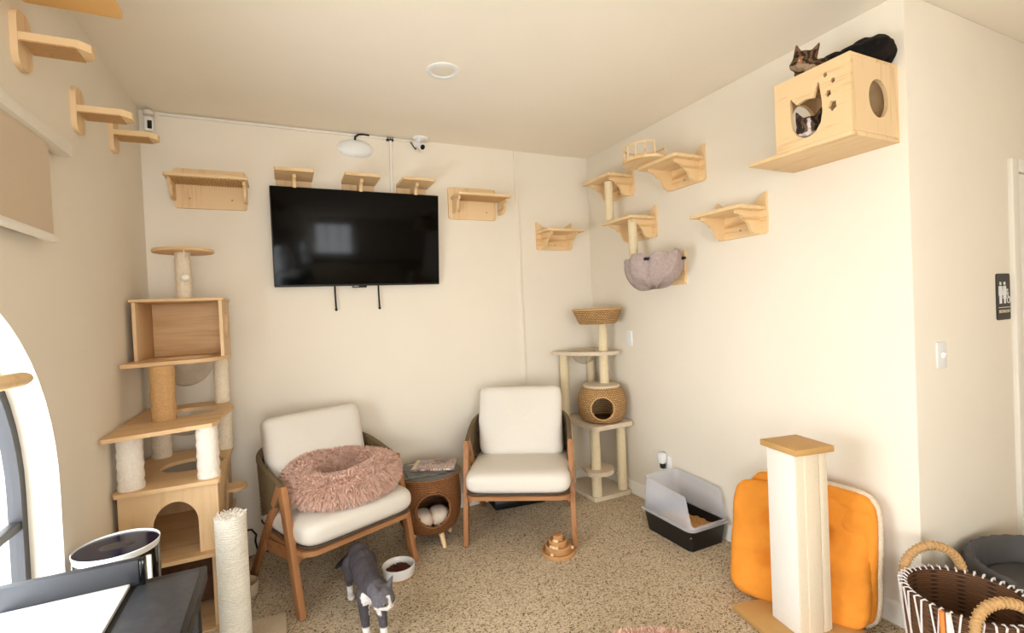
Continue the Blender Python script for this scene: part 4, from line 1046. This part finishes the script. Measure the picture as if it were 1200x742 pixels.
def eyes(parent, P, k, open_=1.0):
    for s in (-1, 1):
        bm = BM(); p = P(s*.0185, -.0455, .004); soft(bm, p, (.014*k, .010*k, .012*k*open_), 1, 12, 8); e = obj('eye', bm, 'eye', parent)
        bm = BM(); p2 = P(s*.0190, -.0505, .004); soft(bm, p2, (.005*k, .005*k, .009*k*open_), 1, 8, 6); obj('pupil', bm, 'pupil', e)
    bm = BM(); soft(bm, P(0, -.0625, -.007), (.009*k, .006*k, .006*k), 1, 8, 6); obj('nose', bm, 'pink', parent)
# grey and white cat walking towards the room
balls, cones = [], []
for p, r in (((0, .155, .200), (.056, .080, .070)), ((0, .08, .203), (.058, .09, .068)), ((0, .0, .200), (.057, .10, .066)), ((.002, -.08, .198), (.054, .085, .066)), ((.004, -.135, .200), (.049, .065, .066)), ((0, .19, .205), (.045, .05, .055))):
    balls.append((p, r))
chain([(.004, -.15, .215), (.010, -.20, .222), (.016, -.232, .222)], [.048, .042, .042], balls)
P, _ = head_parts((.020, -.258, .222), math.radians(20), math.radians(14), 1.02, balls, cones)
for s, fy in ((-1, -.165), (1, -.215)):
    chain([(s*.030, -.135, .185), (s*.034, -.135, .13), (s*.032, fy+.02, .06), (s*.030, fy+.012, .020)], [.034, .025, .018, .017], balls)
    balls.append(((s*.030, fy, .014), (.019, .026, .014)))
for s, hy in ((-1, .185), (1, .13)):
    chain([(s*.036, .155, .18), (s*.043, hy-.03, .125)], [.046, .032], balls)
    chain([(s*.043, hy-.03, .125), (s*.042, hy+.035, .075)], [.030, .018], balls)
    chain([(s*.042, hy+.035, .075), (s*.042, hy+.012, .018)], [.017, .015], balls); balls.append(((s*.042, hy-.006, .014), (.018, .028, .014)))
chain([(0, .225, .20), (-.02, .27, .175), (-.055, .30, .135), (-.085, .31, .11)], [.022, .017, .015, .011], balls)
def grey(co):
    f = noise.noise(co*14)
    base = (84+10*f, 78+10*f, 82+10*f)
    if co.z < .055+.012*f or (co.y < -.12 and co.z < .185 and abs(co.x-.004) < .022 and co.z > .10) or (co.y < -.16 and co.z < .205+.006*f and co.z > .15 and co.y > -.33): base = (236, 228, 224)
    h = co-Vector((.020, -.258, .222))
    a = math.radians(20); hx = h.x*math.cos(a)+h.y*math.sin(a); hy = -h.x*math.sin(a)+h.y*math.cos(a)
    if co.y < -.24 and hy < -.02 and (h.z < -.022 or (abs(hx) < .006+.2*max(0, -h.z) and h.z < .018)): base = (238, 230, 226)
    elif co.y < -.2 and h.z > -.02: base = (104+8*f, 99+8*f, 104+8*f)
    if co.y > .26: base = (50, 46, 48)
    return base
g1 = cat_mesh('cat', balls, cones, grey); eyes(g1, P, 1.02)
g1.scale = (1.08,)*3; g1.location = (.300, 2.425, 0); g1.rotation_euler = (0, 0, math.radians(2))
tag(g1, 'grey and white cat walking across the carpet past the food bowl', 'cat')
# dark tabby resting on top of the cat house (origin on the lid)
balls, cones = [], []
for p, r in (((.10, -.05, .062), (.075, .085, .062)), ((.055, .0, .055), (.075, .075, .055)), ((.0, .045, .045), (.06, .065, .046)), ((-.045, .075, .036), (.05, .05, .036)), ((.13, -.075, .055), (.055, .05, .05)), ((.10, -.02, .085), (.06, .06, .055)), ((.125, -.06, .09), (.05, .05, .05))):
    balls.append((p, r))
P, R3 = head_parts((-.112, .105, .062), math.radians(-70), math.radians(6), 1.06, balls, cones, math.radians(14))
chain([(-.05, .05, .025), (-.10, .06, .02), (-.135, .075, .016)], [.026, .02, .016], balls)
chain([(-.03, .09, .025), (-.09, .13, .018), (-.12, .13, .016)], [.024, .02, .015], balls)
chain([(.16, -.08, .03), (.13, -.005, .022), (.15, .07, .018), (.13, .12, .014)], [.02, .017, .015, .011], balls)
hc = Vector((-.112, .105, .062))
def tabby(co):
    h = R3.inverted() @ (co-hc)
    f = noise.noise(co*20)
    if h.length < .085 and co.x < -.02:
        st = math.sin(h.x*260+6*f) if h.z > .0 else math.sin(h.z*300+h.x*90+5*f)
        base = (122, 92, 62) if st > .1 else (48, 35, 26)
        if h.y < -.03 and h.z < -.02: base = (166, 140, 112)
        elif abs(h.x) < .009 and h.y < -.03 and h.z < .01: base = (168, 118, 86)
        if h.z > .045 and h.y < .0: base = (132, 98, 82)
        return base
    st = math.sin(co.x*95+co.y*60+4*f)
    return (34, 26, 22) if st > .25 else (15, 12, 12)
g2 = cat_mesh('cat', balls, cones, tabby); eyes(g2, P, 1.06, .6)
g2.location = (2.205, 1.252, HZ1+.001); g2.rotation_euler = (0, 0, 0)
tag(g2, 'dark tabby cat resting on top of the wooden cat house', 'cat')
# brown tabby with white muzzle looking out of the cat house
balls, cones = [], []
for p, r in (((.08, .0, .058), (.085, .075, .056)), ((.125, .01, .05), (.06, .07, .05)), ((.03, .0, .055), (.07, .062, .052))): balls.append((p, r))
chain([(.02, -.03, .03), (-.03, -.03, .018), (-.055, -.03, .014)], [.026, .018, .014], balls); chain([(.02, .035, .03), (-.03, .03, .018), (-.055, .03, .014)], [.026, .018, .014], balls)
P, R3b = head_parts((-.045, .012, .086), math.radians(-58), math.radians(10), 1.14, balls, cones)
hc2 = Vector((-.045, .012, .086))
def brown(co):
    h = R3b.inverted() @ (co-hc2); f = noise.noise(co*22)
    if h.length < .09 and co.x < .03:
        if h.y < -.03 and (h.z < -.022 or abs(h.x) < .006): return (232, 218, 208)
        st = math.sin(h.x*240+5*f); return (112, 90, 78) if st > .2 else (62, 48, 42)
    return (70, 54, 46) if math.sin(co.x*110+4*f) > 0 else (44, 34, 30)
g3 = cat_mesh('cat', balls, cones, brown); eyes(g3, P, 1.14, .8)
g3.location = (2.16, 1.345, HZ0+.019)
tag(g3, 'brown tabby cat with white muzzle peering out of the cat house entrance', 'cat')
